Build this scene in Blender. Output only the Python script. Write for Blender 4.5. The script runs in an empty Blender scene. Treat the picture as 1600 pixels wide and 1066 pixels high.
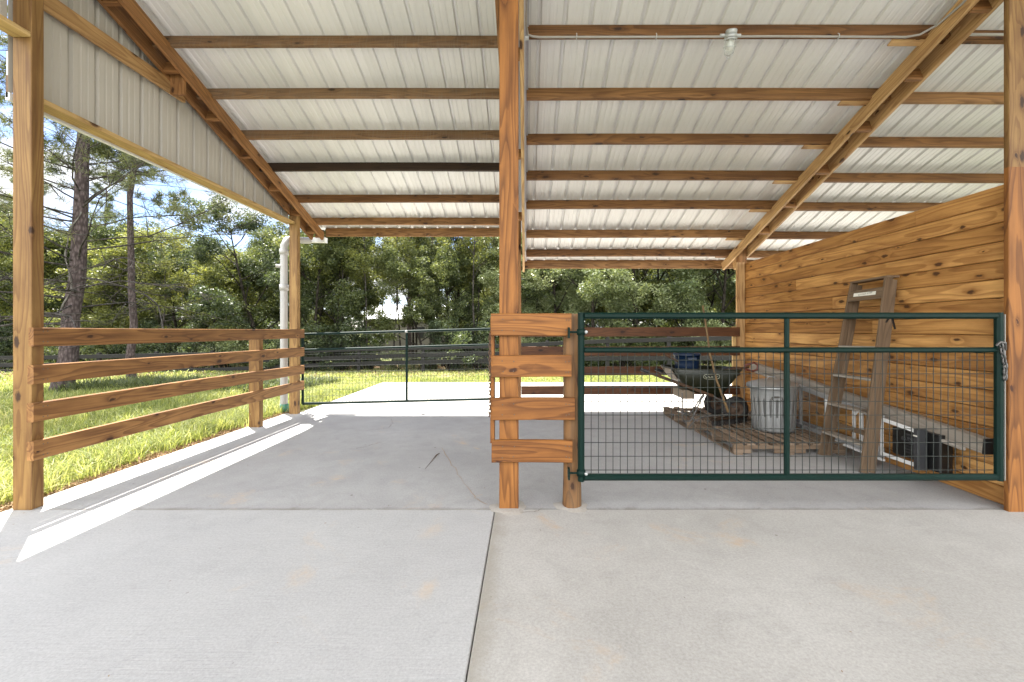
import bpy, math, random
import numpy as np
from mathutils import Vector, Matrix

random.seed(7)
RNG = np.random.default_rng(11)
scn = bpy.context.scene
COL = scn.collection
R = math.radians

# ------------------------------------------------------------------ camera
CH = 1.36
FPX, CX, CY = 674.0, 821.0, 516.0          # focal length and principal point in photo pixels
cam_d = bpy.data.cameras.new("camera")
cam_d.lens = FPX / 1600 * 36
cam_d.sensor_width = 36
cam_d.shift_x = (800 - CX) / 1600
cam_d.shift_y = -(533 - CY) / 1600
cam_d.clip_end = 2000
cam_d.clip_start = 0.05
cam = bpy.data.objects.new("camera", cam_d)
cam.location = (0, 0, CH)
cam.rotation_euler = (R(90), 0, 0)
COL.objects.link(cam)
scn.camera = cam

def P(px, py, D):
    return Vector(((px - CX) * D / FPX, D, CH - (py - CY) * D / FPX))

# ------------------------------------------------------------------ light
SUN_DIR = Vector((-0.305, 0.328, 1.0)).normalized()      # towards the sun
sun_el = math.asin(SUN_DIR.z)
sun_az = math.atan2(SUN_DIR.x, SUN_DIR.y)
EXPOSURE = 2.14
SKY_STRENGTH = 0.15
SUN_STRENGTH = 5.0

world = bpy.data.worlds.new("World")
scn.world = world
world.use_nodes = True
wn = world.node_tree
wn.nodes.clear()

def mk(nt, typ, ins=None, **props):
    n = nt.nodes.new(typ)
    for k, v in props.items():
        setattr(n, k, v)
    if ins:
        for k, v in ins.items():
            s = n.inputs[k]
            if isinstance(v, bpy.types.NodeSocket):
                nt.links.new(v, s)
            elif isinstance(v, bpy.types.Node):
                nt.links.new(v.outputs[0], s)
            else:
                s.default_value = v
    return n

def ramp(nt, fac, stops, interp='LINEAR'):
    n = nt.nodes.new('ShaderNodeValToRGB')
    n.color_ramp.interpolation = interp
    e = n.color_ramp.elements
    while len(e) < len(stops):
        e.new(0.5)
    for i, (p, c) in enumerate(stops):
        e[i].position = p
        e[i].color = (c, c, c, 1) if isinstance(c, (int, float)) else (*c, 1)
    nt.links.new(fac, n.inputs[0])
    return n.outputs[0]

def math_(nt, op, a, b=None, c=None, clamp=False):
    n = nt.nodes.new('ShaderNodeMath')
    n.operation = op
    n.use_clamp = clamp
    for i, v in enumerate((a, b, c)):
        if v is None:
            continue
        if isinstance(v, bpy.types.NodeSocket):
            nt.links.new(v, n.inputs[i])
        else:
            n.inputs[i].default_value = v
    return n.outputs[0]

def mixc(nt, fac, a, b, mode='MIX'):
    n = nt.nodes.new('ShaderNodeMix')
    n.data_type = 'RGBA'
    n.blend_type = mode
    for k, v in (('Factor', fac), ('A', a), ('B', b)):
        idx = {'Factor': 0, 'A': 6, 'B': 7}[k]
        s = n.inputs[idx]
        if isinstance(v, bpy.types.NodeSocket):
            nt.links.new(v, s)
        elif k == 'Factor':
            s.default_value = v
        else:
            s.default_value = (*v, 1) if len(v) == 3 else v
    return n.outputs[2]

def comb_w(nt, v):
    n = nt.nodes.new('ShaderNodeCombineXYZ')
    for i in range(3): nt.links.new(v, n.inputs[i])
    return n.outputs[0]

sky = mk(wn, 'ShaderNodeTexSky', sky_type='NISHITA')
sky.sun_disc = False
sky.sun_elevation = sun_el
sky.sun_rotation = sun_az
sky.altitude = 20
sky.air_density = 1.0
sky.dust_density = 0.4
sky.ozone_density = 1.0
tc = mk(wn, 'ShaderNodeTexCoord')
mp = mk(wn, 'ShaderNodeMapping', {'Vector': tc.outputs['Generated']})
mp.inputs['Scale'].default_value = (1.0, 1.0, 2.6)
mp.inputs['Location'].default_value = (0.35, 0.1, 0.2)
cn = mk(wn, 'ShaderNodeTexNoise', {'Vector': mp.outputs[0], 'Scale': 3.1, 'Detail': 9.0, 'Roughness': 0.56, 'Distortion': 0.25})
sepd = mk(wn, 'ShaderNodeSeparateXYZ', {0: tc.outputs['Generated']})
rear = math_(wn, 'MULTIPLY_ADD', sepd.outputs[1], -0.5, 0.35, clamp=True)      # unseen cloud added behind the camera, brightened as fill light
cl = ramp(wn, math_(wn, 'MULTIPLY_ADD', rear, 0.30, cn.outputs[0]), [(0.47, 0.0), (0.60, 1.0)])
cshade = mk(wn, 'ShaderNodeTexNoise', {'Vector': mp.outputs[0], 'Scale': 6.0, 'Detail': 6.0})
ccol = ramp(wn, cshade.outputs[0], [(0.3, (0.72, 0.76, 0.82)), (0.62, (1.0, 1.0, 1.0))])
cb = math_(wn, 'MULTIPLY_ADD', rear, 9.0, 2.3)
ccol = mixc(wn, 1.0, ccol, comb_w(wn, cb), 'MULTIPLY')
blue = mixc(wn, 1.0, sky.outputs[0], (0.42, 0.42, 0.50), 'MULTIPLY')
skymix = mixc(wn, cl, blue, ccol)
bg = mk(wn, 'ShaderNodeBackground', {'Color': skymix, 'Strength': SKY_STRENGTH})
wo = mk(wn, 'ShaderNodeOutputWorld', {'Surface': bg.outputs[0]})

sd = bpy.data.lights.new("sun", 'SUN')
sd.energy = SUN_STRENGTH
sd.angle = R(0.5)
sd.color = (1.0, 0.955, 0.88)
so = bpy.data.objects.new("sun", sd)
so.rotation_euler = (-SUN_DIR).to_track_quat('-Z', 'Y').to_euler()
so.location = (0, 0, 20)
COL.objects.link(so)

vs = scn.view_settings
scn.display_settings.display_device = 'sRGB'
vs.view_transform = 'Standard'
vs.look = 'None'
vs.exposure = EXPOSURE
vs.gamma = 1
vs.use_curve_mapping = False
scn.render.film_transparent = False
scn.cycles.max_bounces = 10
scn.cycles.diffuse_bounces = 6
scn.cycles.transparent_max_bounces = 12
scn.cycles.use_denoising = True

# ------------------------------------------------------------------ mesh builder
class MB:
    def __init__(s):
        s.v = []; s.f = []; s.wc = []; s.rnd = []; s.sm = []; s.mi = []
    def add(s, verts, faces, wcs=None, rnd=None, smooth=False, mi=0):
        b = len(s.v)
        s.v += [tuple(p) for p in verts]
        if rnd is None:
            rnd = random.random()
        for i, f in enumerate(faces):
            s.f.append([b + k for k in f])
            if wcs is None:
                s.wc += [tuple(verts[k]) for k in f]
            else:
                s.wc += [wcs[k] for k in f]
            s.rnd.append(rnd); s.sm.append(smooth); s.mi.append(mi)
        return s
    def board(s, p0, p1, w, h, up=(0, 0, 1), ch=0.004, rnd=None, n=1, bow=0.0, mi=0, bowdir=None):
        """w = size across (a x up), h = size along up"""
        p0 = Vector(p0); p1 = Vector(p1)
        a = p1 - p0; L = a.length; a.normalize()
        up = Vector(up); u = (up - a * up.dot(a)).normalized(); sd_ = a.cross(u)
        ch = min(ch, w * 0.3, h * 0.3)
        X, Y = w / 2, h / 2
        sec = [(-X + ch, -Y), (X - ch, -Y), (X, -Y + ch), (X, Y - ch), (X - ch, Y), (-X + ch, Y), (-X, Y - ch), (-X, -Y + ch)]
        off = random.uniform(0, 40)
        if bow and n == 1:
            n = 10
        ph = random.uniform(0, 6.28)
        vs_, wc = [], []
        for i in range(n + 1):
            t = i / n
            o = Vector((0, 0, 0))
            if bow:
                d = u if bowdir is None else Vector(bowdir)
                o = d * bow * (math.sin(math.pi * t) + 0.35 * math.sin(5 * t + ph))
            c = p0 + a * L * t + o
            for x, y in sec:
                vs_.append(c + sd_ * x + u * y)
                wc.append((L * t + off, x + 3 * math.floor(off), y))
        fs = []
        for i in range(n):
            for k in range(8):
                k2 = (k + 1) % 8
                fs.append((i * 8 + k, i * 8 + k2, (i + 1) * 8 + k2, (i + 1) * 8 + k))
        fs.append(tuple(reversed(range(8))))
        fs.append(tuple(n * 8 + k for k in range(8)))
        return s.add(vs_, fs, wc, rnd, False, mi)
    def box(s, x0, x1, y0, y1, z0, z1, ch=0.003, mi=0, rnd=None):
        # longest axis becomes the grain direction
        d = (x1 - x0, y1 - y0, z1 - z0)
        c = ((x0 + x1) / 2, (y0 + y1) / 2, (z0 + z1) / 2)
        k = max(range(3), key=lambda i: d[i])
        if k == 0:
            return s.board((x0, c[1], c[2]), (x1, c[1], c[2]), d[1], d[2], (0, 0, 1), ch, rnd, mi=mi)
        if k == 1:
            return s.board((c[0], y0, c[2]), (c[0], y1, c[2]), d[0], d[2], (0, 0, 1), ch, rnd, mi=mi)
        return s.board((c[0], c[1], z0), (c[0], c[1], z1), d[0], d[1], (0, 1, 0), ch, rnd, mi=mi)
    def tube(s, pts, r, sides=8, cap=True, smooth=True, mi=0, rnd=None, closed=False):
        pts = [Vector(p) for p in pts]
        n = len(pts)
        rs = r if isinstance(r, (list, tuple)) else [r] * n
        vs_, wc = [], []
        t0 = (pts[1] - pts[0]).normalized()
        ref = Vector((0, 0, 1)) if abs(t0.z) < 0.9 else Vector((1, 0, 0))
        nrm = (ref - t0 * ref.dot(t0)).normalized()
        acc = 0; off = random.uniform(0, 20)
        for i in range(n):
            if closed:
                t = (pts[(i + 1) % n] - pts[i - 1]).normalized()
            else:
                t = (pts[min(i + 1, n - 1)] - pts[max(i - 1, 0)]).normalized()
            nrm = (nrm - t * nrm.dot(t))
            nrm = nrm.normalized() if nrm.length > 1e-6 else t.orthogonal().normalized()
            b = t.cross(nrm)
            if i:
                acc += (pts[i] - pts[i - 1]).length
            for k in range(sides):
                an = 2 * math.pi * k / sides
                q = nrm * math.cos(an) + b * math.sin(an)
                vs_.append(pts[i] + q * rs[i])
                wc.append((acc + off, math.cos(an) * rs[i], math.sin(an) * rs[i]))
        fs = []
        m = n if closed else n - 1
        for i in range(m):
            j = (i + 1) % n
            for k in range(sides):
                k2 = (k + 1) % sides
                fs.append((i * sides + k, i * sides + k2, j * sides + k2, j * sides + k))
        s.add(vs_, fs, wc, rnd, smooth, mi)
        if cap and not closed:
            s.add([vs_[k] for k in range(sides)], [tuple(reversed(range(sides)))], [wc[k] for k in range(sides)], rnd, False, mi)
            o = (n - 1) * sides
            s.add([vs_[o + k] for k in range(sides)], [tuple(range(sides))], [wc[o + k] for k in range(sides)], rnd, False, mi)
        return s
    def lathe(s, prof, c, segs=24, axis=(0, 0, 1), mod=None, smooth=True, mi=0, rnd=None):
        ax = Vector(axis).normalized(); x = ax.orthogonal().normalized(); y = ax.cross(x); c = Vector(c)
        vs_ = []
        for i, (r, z) in enumerate(prof):
            for k in range(segs):
                an = 2 * math.pi * k / segs
                rr = r * (mod(an, i) if mod else 1)
                vs_.append(c + ax * z + (x * math.cos(an) + y * math.sin(an)) * rr)
        fs = []
        for i in range(len(prof) - 1):
            for k in range(segs):
                k2 = (k + 1) % segs
                fs.append((i * segs + k, i * segs + k2, (i + 1) * segs + k2, (i + 1) * segs + k))
        return s.add(vs_, fs, None, rnd, smooth, mi)
    def build(s, name, mats, parent=None, base=None):
        me = bpy.data.meshes.new(name)
        o = org(parent) if parent else Vector(base or (0, 0, 0))
        me.from_pydata([(v[0] - o.x, v[1] - o.y, v[2] - o.z) for v in s.v], [], s.f)
        a = me.attributes.new('wc', 'FLOAT_VECTOR', 'CORNER')
        a.data.foreach_set('vector', np.array(s.wc, dtype=np.float32).ravel())
        b = me.attributes.new('rnd', 'FLOAT', 'FACE')
        b.data.foreach_set('value', np.array(s.rnd, dtype=np.float32))
        me.polygons.foreach_set('use_smooth', s.sm)
        me.polygons.foreach_set('material_index', s.mi)
        for m in (mats if isinstance(mats, (list, tuple)) else [mats]):
            me.materials.append(m)
        me.update()
        ob = bpy.data.objects.new(name, me)
        COL.objects.link(ob)
        if parent:
            ob.parent = parent
        else:
            ob.location = o
        return ob

def org(o):
    v = Vector((0, 0, 0))
    while o:
        v += Vector(o.location); o = o.parent
    return v

def tag(o, label, cat, group=None, kind=None):
    o['label'] = label
    o['category'] = cat
    if group: o['group'] = group
    if kind: o['kind'] = kind
    return o

def struct(o):
    o['kind'] = 'structure'
    return o

def thing(name, label, cat, loc=(0, 0, 0), group=None):
    o = bpy.data.objects.new(name, None)
    o.empty_display_size = 0.2
    COL.objects.link(o)
    o.location = loc
    return tag(o, label, cat, group)

def np_mesh(name, verts, faces_n, mats, rnd=None, parent=None, smooth=False, base=None):
    """verts (N*k,3); faces_n = k: verts are grouped k per face. Base is subtracted."""
    me = bpy.data.meshes.new(name)
    n = len(verts); nf = n // faces_n
    o = org(parent) if parent else Vector(base or (0, 0, 0))
    v = np.asarray(verts, dtype=np.float32) - np.array([o.x, o.y, o.z], dtype=np.float32)
    me.vertices.add(n); me.vertices.foreach_set('co', v.ravel())
    me.loops.add(n); me.loops.foreach_set('vertex_index', np.arange(n, dtype=np.int32))
    me.polygons.add(nf)
    me.polygons.foreach_set('loop_start', np.arange(0, n, faces_n, dtype=np.int32))
    me.update(calc_edges=True)
    if rnd is not None:
        b = me.attributes.new('rnd', 'FLOAT', 'FACE')
        b.data.foreach_set('value', np.asarray(rnd, dtype=np.float32))
    for m in (mats if isinstance(mats, (list, tuple)) else [mats]):
        me.materials.append(m)
    ob = bpy.data.objects.new(name, me)
    COL.objects.link(ob)
    if parent: ob.parent = parent
    else: ob.location = o
    return ob

def copy_tree(o, parent=None):
    c = o.copy(); COL.objects.link(c); c.parent = parent
    for ch in o.children:
        copy_tree(ch, c)
    return c

# ------------------------------------------------------------------ materials
def newmat(name):
    m = bpy.data.materials.new(name); m.use_nodes = True
    nt = m.node_tree; nt.nodes.clear()
    return m, nt

def finish(nt, color, rough, metallic=0.0, bump=None, bdist=0.002, bstr=0.5, spec=None, extra=None):
    b = mk(nt, 'ShaderNodeBsdfPrincipled')
    for k, v in (('Base Color', color), ('Roughness', rough), ('Metallic', metallic)):
        if isinstance(v, bpy.types.NodeSocket): nt.links.new(v, b.inputs[k])
        elif k == 'Base Color': b.inputs[k].default_value = (*v, 1)
        else: b.inputs[k].default_value = v
    if spec is not None: b.inputs['Specular IOR Level'].default_value = spec
    if extra:
        for k, v in extra.items(): b.inputs[k].default_value = v
    if bump is not None:
        bp = mk(nt, 'ShaderNodeBump', {'Height': bump, 'Distance': bdist, 'Strength': bstr})
        nt.links.new(bp.outputs[0], b.inputs['Normal'])
    mk(nt, 'ShaderNodeOutputMaterial', {'Surface': b.outputs[0]})
    return b

def comb(nt, x, y, z):
    n = nt.nodes.new('ShaderNodeCombineXYZ')
    for i, v in enumerate((x, y, z)):
        if isinstance(v, bpy.types.NodeSocket): nt.links.new(v, n.inputs[i])
        else: n.inputs[i].default_value = v
    return n.outputs[0]

def wood(name, light, dark, knot, grain=0.55, knots=1.0, rough=0.62, var=0.25, weather=0.0, wcol=(0.3, 0.27, 0.23), rings=13.0, mark=0.0):
    if weather > 0.42:
        light = tuple(c * 0.56 for c in light); dark = tuple(c * 0.4 for c in dark); wcol = tuple(c * 0.66 for c in wcol)
    else:
        light = (light[0] * 0.60, light[1] * 0.56, light[2] * 0.40); dark = (dark[0] * 0.36, dark[1] * 0.30, dark[2] * 0.22)
        wcol = tuple(c * 0.7 for c in wcol)
    knot = tuple(c * 0.6 for c in knot)
    m, nt = newmat(name)
    at = mk(nt, 'ShaderNodeAttribute', attribute_name='wc')
    rn = mk(nt, 'ShaderNodeAttribute', attribute_name='rnd').outputs['Fac']
    sp = mk(nt, 'ShaderNodeSeparateXYZ', {0: at.outputs['Vector']})
    u, v, w = sp.outputs
    ro = math_(nt, 'MULTIPLY', rn, 37.0)
    vv = math_(nt, 'ADD', v, w)
    # knots: 2D cells
    kx = math_(nt, 'ADD', math_(nt, 'MULTIPLY', u, 2.3), ro)
    ky = math_(nt, 'ADD', math_(nt, 'MULTIPLY', vv, 5.2), ro)
    kn = mk(nt, 'ShaderNodeTexNoise', {'Vector': comb(nt, kx, ky, 0.0), 'Scale': 9.0, 'Detail': 2.0})
    kxx = math_(nt, 'ADD', kx, math_(nt, 'MULTIPLY', math_(nt, 'SUBTRACT', kn.outputs[0], 0.5), 0.10))
    kyy = math_(nt, 'ADD', ky, math_(nt, 'MULTIPLY', math_(nt, 'SUBTRACT', kn.outputs[0], 0.5), 0.14))
    vo = mk(nt, 'ShaderNodeTexVoronoi', {'Vector': comb(nt, kxx, kyy, 0.0), 'Scale': 1.0, 'Randomness': 1.0})
    vo.voronoi_dimensions = '2D'
    dist = vo.outputs['Distance']
    csep = mk(nt, 'ShaderNodeSeparateColor', {0: vo.outputs['Color']})
    present = math_(nt, 'GREATER_THAN', csep.outputs[0], 1 - 0.66 * knots)
    size = math_(nt, 'MULTIPLY_ADD', csep.outputs[1], 0.065, 0.028)
    kfac = math_(nt, 'DIVIDE', dist, size)
    kmask = math_(nt, 'MULTIPLY', math_(nt, 'SUBTRACT', 1.35, kfac, clamp=True), present)
    halo = math_(nt, 'MULTIPLY', math_(nt, 'POWER', 2.718, math_(nt, 'MULTIPLY', kfac, -0.55)), present)
    # rings: contour lines of a stretched noise, bent round the knots
    gv = comb(nt, math_(nt, 'MULTIPLY', u, 0.55), math_(nt, 'MULTIPLY', v, 6.5), math_(nt, 'MULTIPLY_ADD', w, 6.5, ro))
    n1 = mk(nt, 'ShaderNodeTexNoise', {'Vector': gv, 'Scale': 1.0, 'Detail': 1.5, 'Roughness': 0.4})
    f = math_(nt, 'MULTIPLY', n1.outputs[0], rings)
    f = math_(nt, 'ADD', f, math_(nt, 'MULTIPLY', halo, 1.6))
    f = math_(nt, 'FRACT', f)
    g = math_(nt, 'POWER', f, 2.6)
    g = math_(nt, 'MULTIPLY', g, math_(nt, 'SUBTRACT', 1.0, math_(nt, 'POWER', f, 14.0)))
    # fibres
    fv = comb(nt, math_(nt, 'MULTIPLY', u, 4.0), math_(nt, 'MULTIPLY', v, 170.0), math_(nt, 'MULTIPLY', w, 170.0))
    n2 = mk(nt, 'ShaderNodeTexNoise', {'Vector': fv, 'Scale': 1.0, 'Detail': 3.0})
    sv = comb(nt, math_(nt, 'MULTIPLY', u, 1.3), math_(nt, 'MULTIPLY_ADD', v, 5.0, ro), math_(nt, 'MULTIPLY', w, 5.0))
    n3 = mk(nt, 'ShaderNodeTexNoise', {'Vector': sv, 'Scale': 1.6, 'Detail': 5.0, 'Roughness': 0.6})
    c = mixc(nt, math_(nt, 'MULTIPLY', g, min(1.0, grain * 1.25)), light, dark)
    stv = comb(nt, math_(nt, 'MULTIPLY_ADD', u, 1.1, ro), math_(nt, 'MULTIPLY', v, 34.0), math_(nt, 'MULTIPLY', w, 34.0))
    n4 = mk(nt, 'ShaderNodeTexNoise', {'Vector': stv, 'Scale': 1.0, 'Detail': 3.0, 'Roughness': 0.55})
    c = mixc(nt, math_(nt, 'MULTIPLY', ramp(nt, n4.outputs[0], [(0.5, 0.0), (0.68, 1.0)]), 0.5 * grain), c, dark)
    c = mixc(nt, math_(nt, 'MULTIPLY', ramp(nt, n3.outputs[0], [(0.42, 0.0), (0.72, 1.0)]), 0.5), c, dark)
    c = mixc(nt, 1.0, c, comb(nt, *(math_(nt, 'MULTIPLY_ADD', n2.outputs[0], 0.5, 0.75),) * 3), 'MULTIPLY')
    var *= 1.5
    tone = math_(nt, 'MULTIPLY_ADD', rn, var, 1 - var / 2)
    c = mixc(nt, 1.0, c, comb(nt, tone, math_(nt, 'POWER', tone, 1.25), math_(nt, 'POWER', tone, 1.6)), 'MULTIPLY')
    if weather > 0:
        wf = ramp(nt, n3.outputs[0], [(0.35, 0.25 * weather), (0.65, weather)])
        c = mixc(nt, wf, c, wcol)
    if mark > 0:   # saw marks across the board
        mv = mk(nt, 'ShaderNodeTexNoise', {'Vector': comb(nt, math_(nt, 'MULTIPLY', u, 55.0), math_(nt, 'MULTIPLY', v, 4.0), math_(nt, 'MULTIPLY', w, 4.0)), 'Scale': 1.0, 'Detail': 2.0})
        c = mixc(nt, math_(nt, 'MULTIPLY', ramp(nt, mv.outputs[0], [(0.5, 0.0), (0.62, 1.0)]), mark), c, wcol)
    c = mixc(nt, math_(nt, 'MULTIPLY', halo, 0.7), c, dark)
    c = mixc(nt, math_(nt, 'MINIMUM', math_(nt, 'MULTIPLY', kmask, 1.6), 0.92), c, knot)
    bh = math_(nt, 'ADD', math_(nt, 'MULTIPLY', n2.outputs[0], 0.6), math_(nt, 'MULTIPLY', g, -0.4))
    finish(nt, c, rough, bump=bh, bdist=0.0012, bstr=0.35, spec=0.3)
    return m

W_POST = wood('wood_post', (0.43, 0.265, 0.125), (0.24, 0.11, 0.045), (0.05, 0.02, 0.008), grain=0.7, knots=0.8)
W_ORANGE = wood('wood_orange', (0.43, 0.182, 0.056), (0.17, 0.058, 0.014), (0.06, 0.018, 0.006), grain=0.8, knots=0.7)
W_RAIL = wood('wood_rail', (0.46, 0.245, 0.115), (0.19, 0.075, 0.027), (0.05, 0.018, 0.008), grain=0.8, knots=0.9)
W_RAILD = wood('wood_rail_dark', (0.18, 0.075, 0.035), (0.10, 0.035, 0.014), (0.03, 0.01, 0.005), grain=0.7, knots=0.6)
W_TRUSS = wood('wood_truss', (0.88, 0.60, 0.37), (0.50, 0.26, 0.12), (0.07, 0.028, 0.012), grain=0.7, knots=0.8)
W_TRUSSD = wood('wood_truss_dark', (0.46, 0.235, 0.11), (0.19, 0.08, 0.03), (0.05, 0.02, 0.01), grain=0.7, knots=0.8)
W_PURL = wood('wood_purlin', (0.42, 0.225, 0.11), (0.17, 0.075, 0.03), (0.05, 0.02, 0.01), grain=0.75, knots=0.9, var=0.45)
W_PURLB = wood('wood_purlin_brown', (0.33, 0.17, 0.08), (0.14, 0.06, 0.025), (0.04, 0.015, 0.008), grain=0.9, knots=1.1, var=0.3, mark=0.12, wcol=(0.2, 0.13, 0.08))
W_PURLG = wood('wood_purlin_grey', (0.34, 0.195, 0.11), (0.14, 0.07, 0.035), (0.04, 0.02, 0.01), grain=0.8, knots=0.5, weather=0.25, wcol=(0.27, 0.20, 0.13), var=0.4, mark=0.4)
W_CHAR = wood('wood_dark_stained', (0.07, 0.04, 0.025), (0.03, 0.017, 0.01), (0.01, 0.006, 0.004), grain=0.7, knots=0.4)
W_WALL = wood('wood_wall_planks', (0.86, 0.48, 0.21), (0.46, 0.185, 0.048), (0.085, 0.03, 0.01), grain=0.7, knots=1.3, var=0.4, rings=9.0, rough=0.5)
W_HEAD = wood('wood_header', (0.85, 0.62, 0.36), (0.5, 0.30, 0.14), (0.08, 0.03, 0.012), grain=0.6, knots=0.5)
W_GREY = wood('wood_weathered', (0.40, 0.35, 0.29), (0.22, 0.18, 0.14), (0.06, 0.045, 0.035), grain=0.6, knots=0.5, weather=0.5, wcol=(0.36, 0.33, 0.29), rough=0.8)
W_BEAM = wood('wood_pale_beam', (0.62, 0.56, 0.48), (0.36, 0.28, 0.2), (0.06, 0.045, 0.035), grain=0.8, knots=0.3, weather=0.5, wcol=(0.50, 0.44, 0.37), rough=0.8)
W_LADDER = wood('wood_ladder', (0.34, 0.23, 0.14), (0.15, 0.09, 0.05), (0.05, 0.035, 0.02), grain=0.9, knots=0.4, weather=0.43, wcol=(0.24, 0.165, 0.10), rough=0.8)
W_PALLET = wood('wood_pallet', (0.40, 0.27, 0.17), (0.2, 0.12, 0.07), (0.06, 0.035, 0.02), grain=0.7, knots=0.6, weather=0.5, wcol=(0.33, 0.26, 0.19), rough=0.8, var=0.5)
W_LOG = wood('wood_round_post', (0.38, 0.19, 0.08), (0.15, 0.065, 0.025), (0.05, 0.02, 0.01), grain=0.8, knots=0.9, weather=0.3, wcol=(0.3, 0.22, 0.13))
W_HANDLE = wood('wood_handle', (0.33, 0.23, 0.14), (0.2, 0.12, 0.07), (0.06, 0.04, 0.02), grain=0.5, knots=0.1)
W_HANDLED = wood('wood_handle_dark', (0.13, 0.07, 0.045), (0.07, 0.035, 0.02), (0.03, 0.02, 0.01), grain=0.5, knots=0.1)
W_FENCE = wood('wood_black_fence', (0.022, 0.022, 0.026), (0.012, 0.012, 0.014), (0.006, 0.006, 0.006), grain=0.6, knots=0.3, rough=0.7)

def plain(name, col, rough=0.5, metallic=0.0, nscale=30.0, namt=0.15, bump=0.0, spec=None, dirt=None, dirt_amt=0.0, extra=None):
    m, nt = newmat(name)
    t = mk(nt, 'ShaderNodeTexCoord')
    n = mk(nt, 'ShaderNodeTexNoise', {'Vector': t.outputs['Object'], 'Scale': nscale, 'Detail': 5.0, 'Roughness': 0.6})
    k = math_(nt, 'MULTIPLY_ADD', n.outputs[0], namt * 2, 1 - namt)
    c = mixc(nt, 1.0, col, comb(nt, k, k, k), 'MULTIPLY')
    if dirt:
        n2 = mk(nt, 'ShaderNodeTexNoise', {'Vector': t.outputs['Object'], 'Scale': nscale * 0.3, 'Detail': 7.0, 'Roughness': 0.65})
        c = mixc(nt, math_(nt, 'MULTIPLY', ramp(nt, n2.outputs[0], [(0.45, 0.0), (0.7, 1.0)]), dirt_amt), c, dirt)
    finish(nt, c, rough, metallic, bump=n.outputs[0] if bump else None, bdist=bump or 0.001, spec=spec, extra=extra)
    return m

M_SHEET = plain('painted_white_roof_sheet', (0.74, 0.735, 0.725), 0.33, 0, 2.0, 0.04, spec=0.5, dirt=(0.55, 0.5, 0.42), dirt_amt=0.12)
def sheetmat(name, col, rough):
    m, nt = newmat(name)
    g = mk(nt, 'ShaderNodeNewGeometry')
    sp = mk(nt, 'ShaderNodeSeparateXYZ', {0: g.outputs['Position']})
    pan = math_(nt, 'FLOOR', math_(nt, 'MULTIPLY', math_(nt, 'ADD', sp.outputs[0], 20.03), 1.0936))
    wn_ = nt.nodes.new('ShaderNodeTexWhiteNoise'); wn_.noise_dimensions = '1D'
    nt.links.new(pan, wn_.inputs['W'])
    tone = math_(nt, 'MULTIPLY_ADD', wn_.outputs[0], 0.09, 0.93)
    st = mk(nt, 'ShaderNodeMapping', {'Vector': g.outputs['Position']}); st.inputs['Scale'].default_value = (9, 0.7, 0.7)
    n = mk(nt, 'ShaderNodeTexNoise', {'Vector': st.outputs[0], 'Scale': 1.5, 'Detail': 6.0, 'Roughness': 0.65})
    c = mixc(nt, ramp(nt, n.outputs[0], [(0.45, 0.0), (0.8, 0.35)]), col, tuple(x * 0.72 for x in col))
    c = mixc(nt, 1.0, c, comb(nt, tone, tone, tone), 'MULTIPLY')
    finish(nt, c, rough, bump=n.outputs[0], bdist=0.004, bstr=0.25, spec=0.5)
    return m
M_SHEET = sheetmat('painted_white_roof_sheet', (0.75, 0.745, 0.735), 0.30)
M_SIDING = plain('painted_siding_sheet', (0.46, 0.43, 0.38), 0.45, 0, 2.5, 0.05)
M_TRIM = plain('grey_metal_trim', (0.34, 0.33, 0.36), 0.4)
M_GREEN = plain('green_gate_paint', (0.0012, 0.013, 0.0095), 0.5, 0, 25.0, 0.3, spec=0.15, dirt=(0.012, 0.024, 0.016), dirt_amt=0.2)
M_WIRE = plain('green_wire', (0.012, 0.016, 0.012), 0.6, 0.0)
M_GALV = plain('galvanised_steel', (0.30, 0.305, 0.30), 0.45, 0.6, 14.0, 0.22, dirt=(0.3, 0.29, 0.27), dirt_amt=0.35)
M_GALVB = plain('bright_galvanised', (0.42, 0.43, 0.42), 0.5, 0.4, 20.0, 0.12)
M_ALU = plain('aluminium_frame', (0.40, 0.40, 0.40), 0.42, 0.45, 20.0, 0.15, dirt=(0.35, 0.34, 0.31), dirt_amt=0.3)
M_WHITEM = plain('white_painted_metal', (0.72, 0.72, 0.70), 0.4, 0, 18.0, 0.08)
M_COND = plain('conduit_paint', (0.27, 0.25, 0.22), 0.5, 0, 20, 0.1)
M_NAIL = plain('nail_head', (0.10, 0.08, 0.06), 0.5, 0.5)
M_PVC = plain('white_pvc', (0.33, 0.325, 0.315), 0.35, 0, 5.0, 0.08, dirt=(0.45, 0.42, 0.37), dirt_amt=0.3)
M_PVCG = plain('green_pvc', (0.045, 0.19, 0.135), 0.4)
M_CHAIN = plain('rusty_chain', (0.09, 0.05, 0.03), 0.5, 0.5)
M_CHAINS = plain('steel_chain', (0.12, 0.115, 0.11), 0.5, 0.6)
M_TUB = plain('green_barrow_tub', (0.008, 0.010, 0.003), 0.45, 0, 12.0, 0.3, dirt=(0.03, 0.025, 0.01), dirt_amt=0.3)
M_TAN = plain('tan_brace_and_lit_end', (0.15, 0.11, 0.07), 0.6)
M_RUBBER = plain('black_rubber', (0.014, 0.013, 0.013), 0.75, 0, 30, 0.3, dirt=(0.08, 0.06, 0.045), dirt_amt=0.3)
M_RUST = plain('rusty_rim', (0.09, 0.055, 0.035), 0.7, 0.2, 25, 0.4)
M_BARK_STEEL = plain('grey_steel_tube', (0.12, 0.11, 0.10), 0.45, 0.5)
M_BLUE = plain('blue_plastic', (0.002, 0.012, 0.036), 0.4)
M_REDG = plain('dark_red_grip', (0.12, 0.03, 0.018), 0.45)
M_BLACK = plain('black_plastic', (0.006, 0.006, 0.006), 0.4, 0, 40, 0.3)
M_DGREY = plain('dark_grey_plastic', (0.03, 0.031, 0.033), 0.5)
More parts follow.
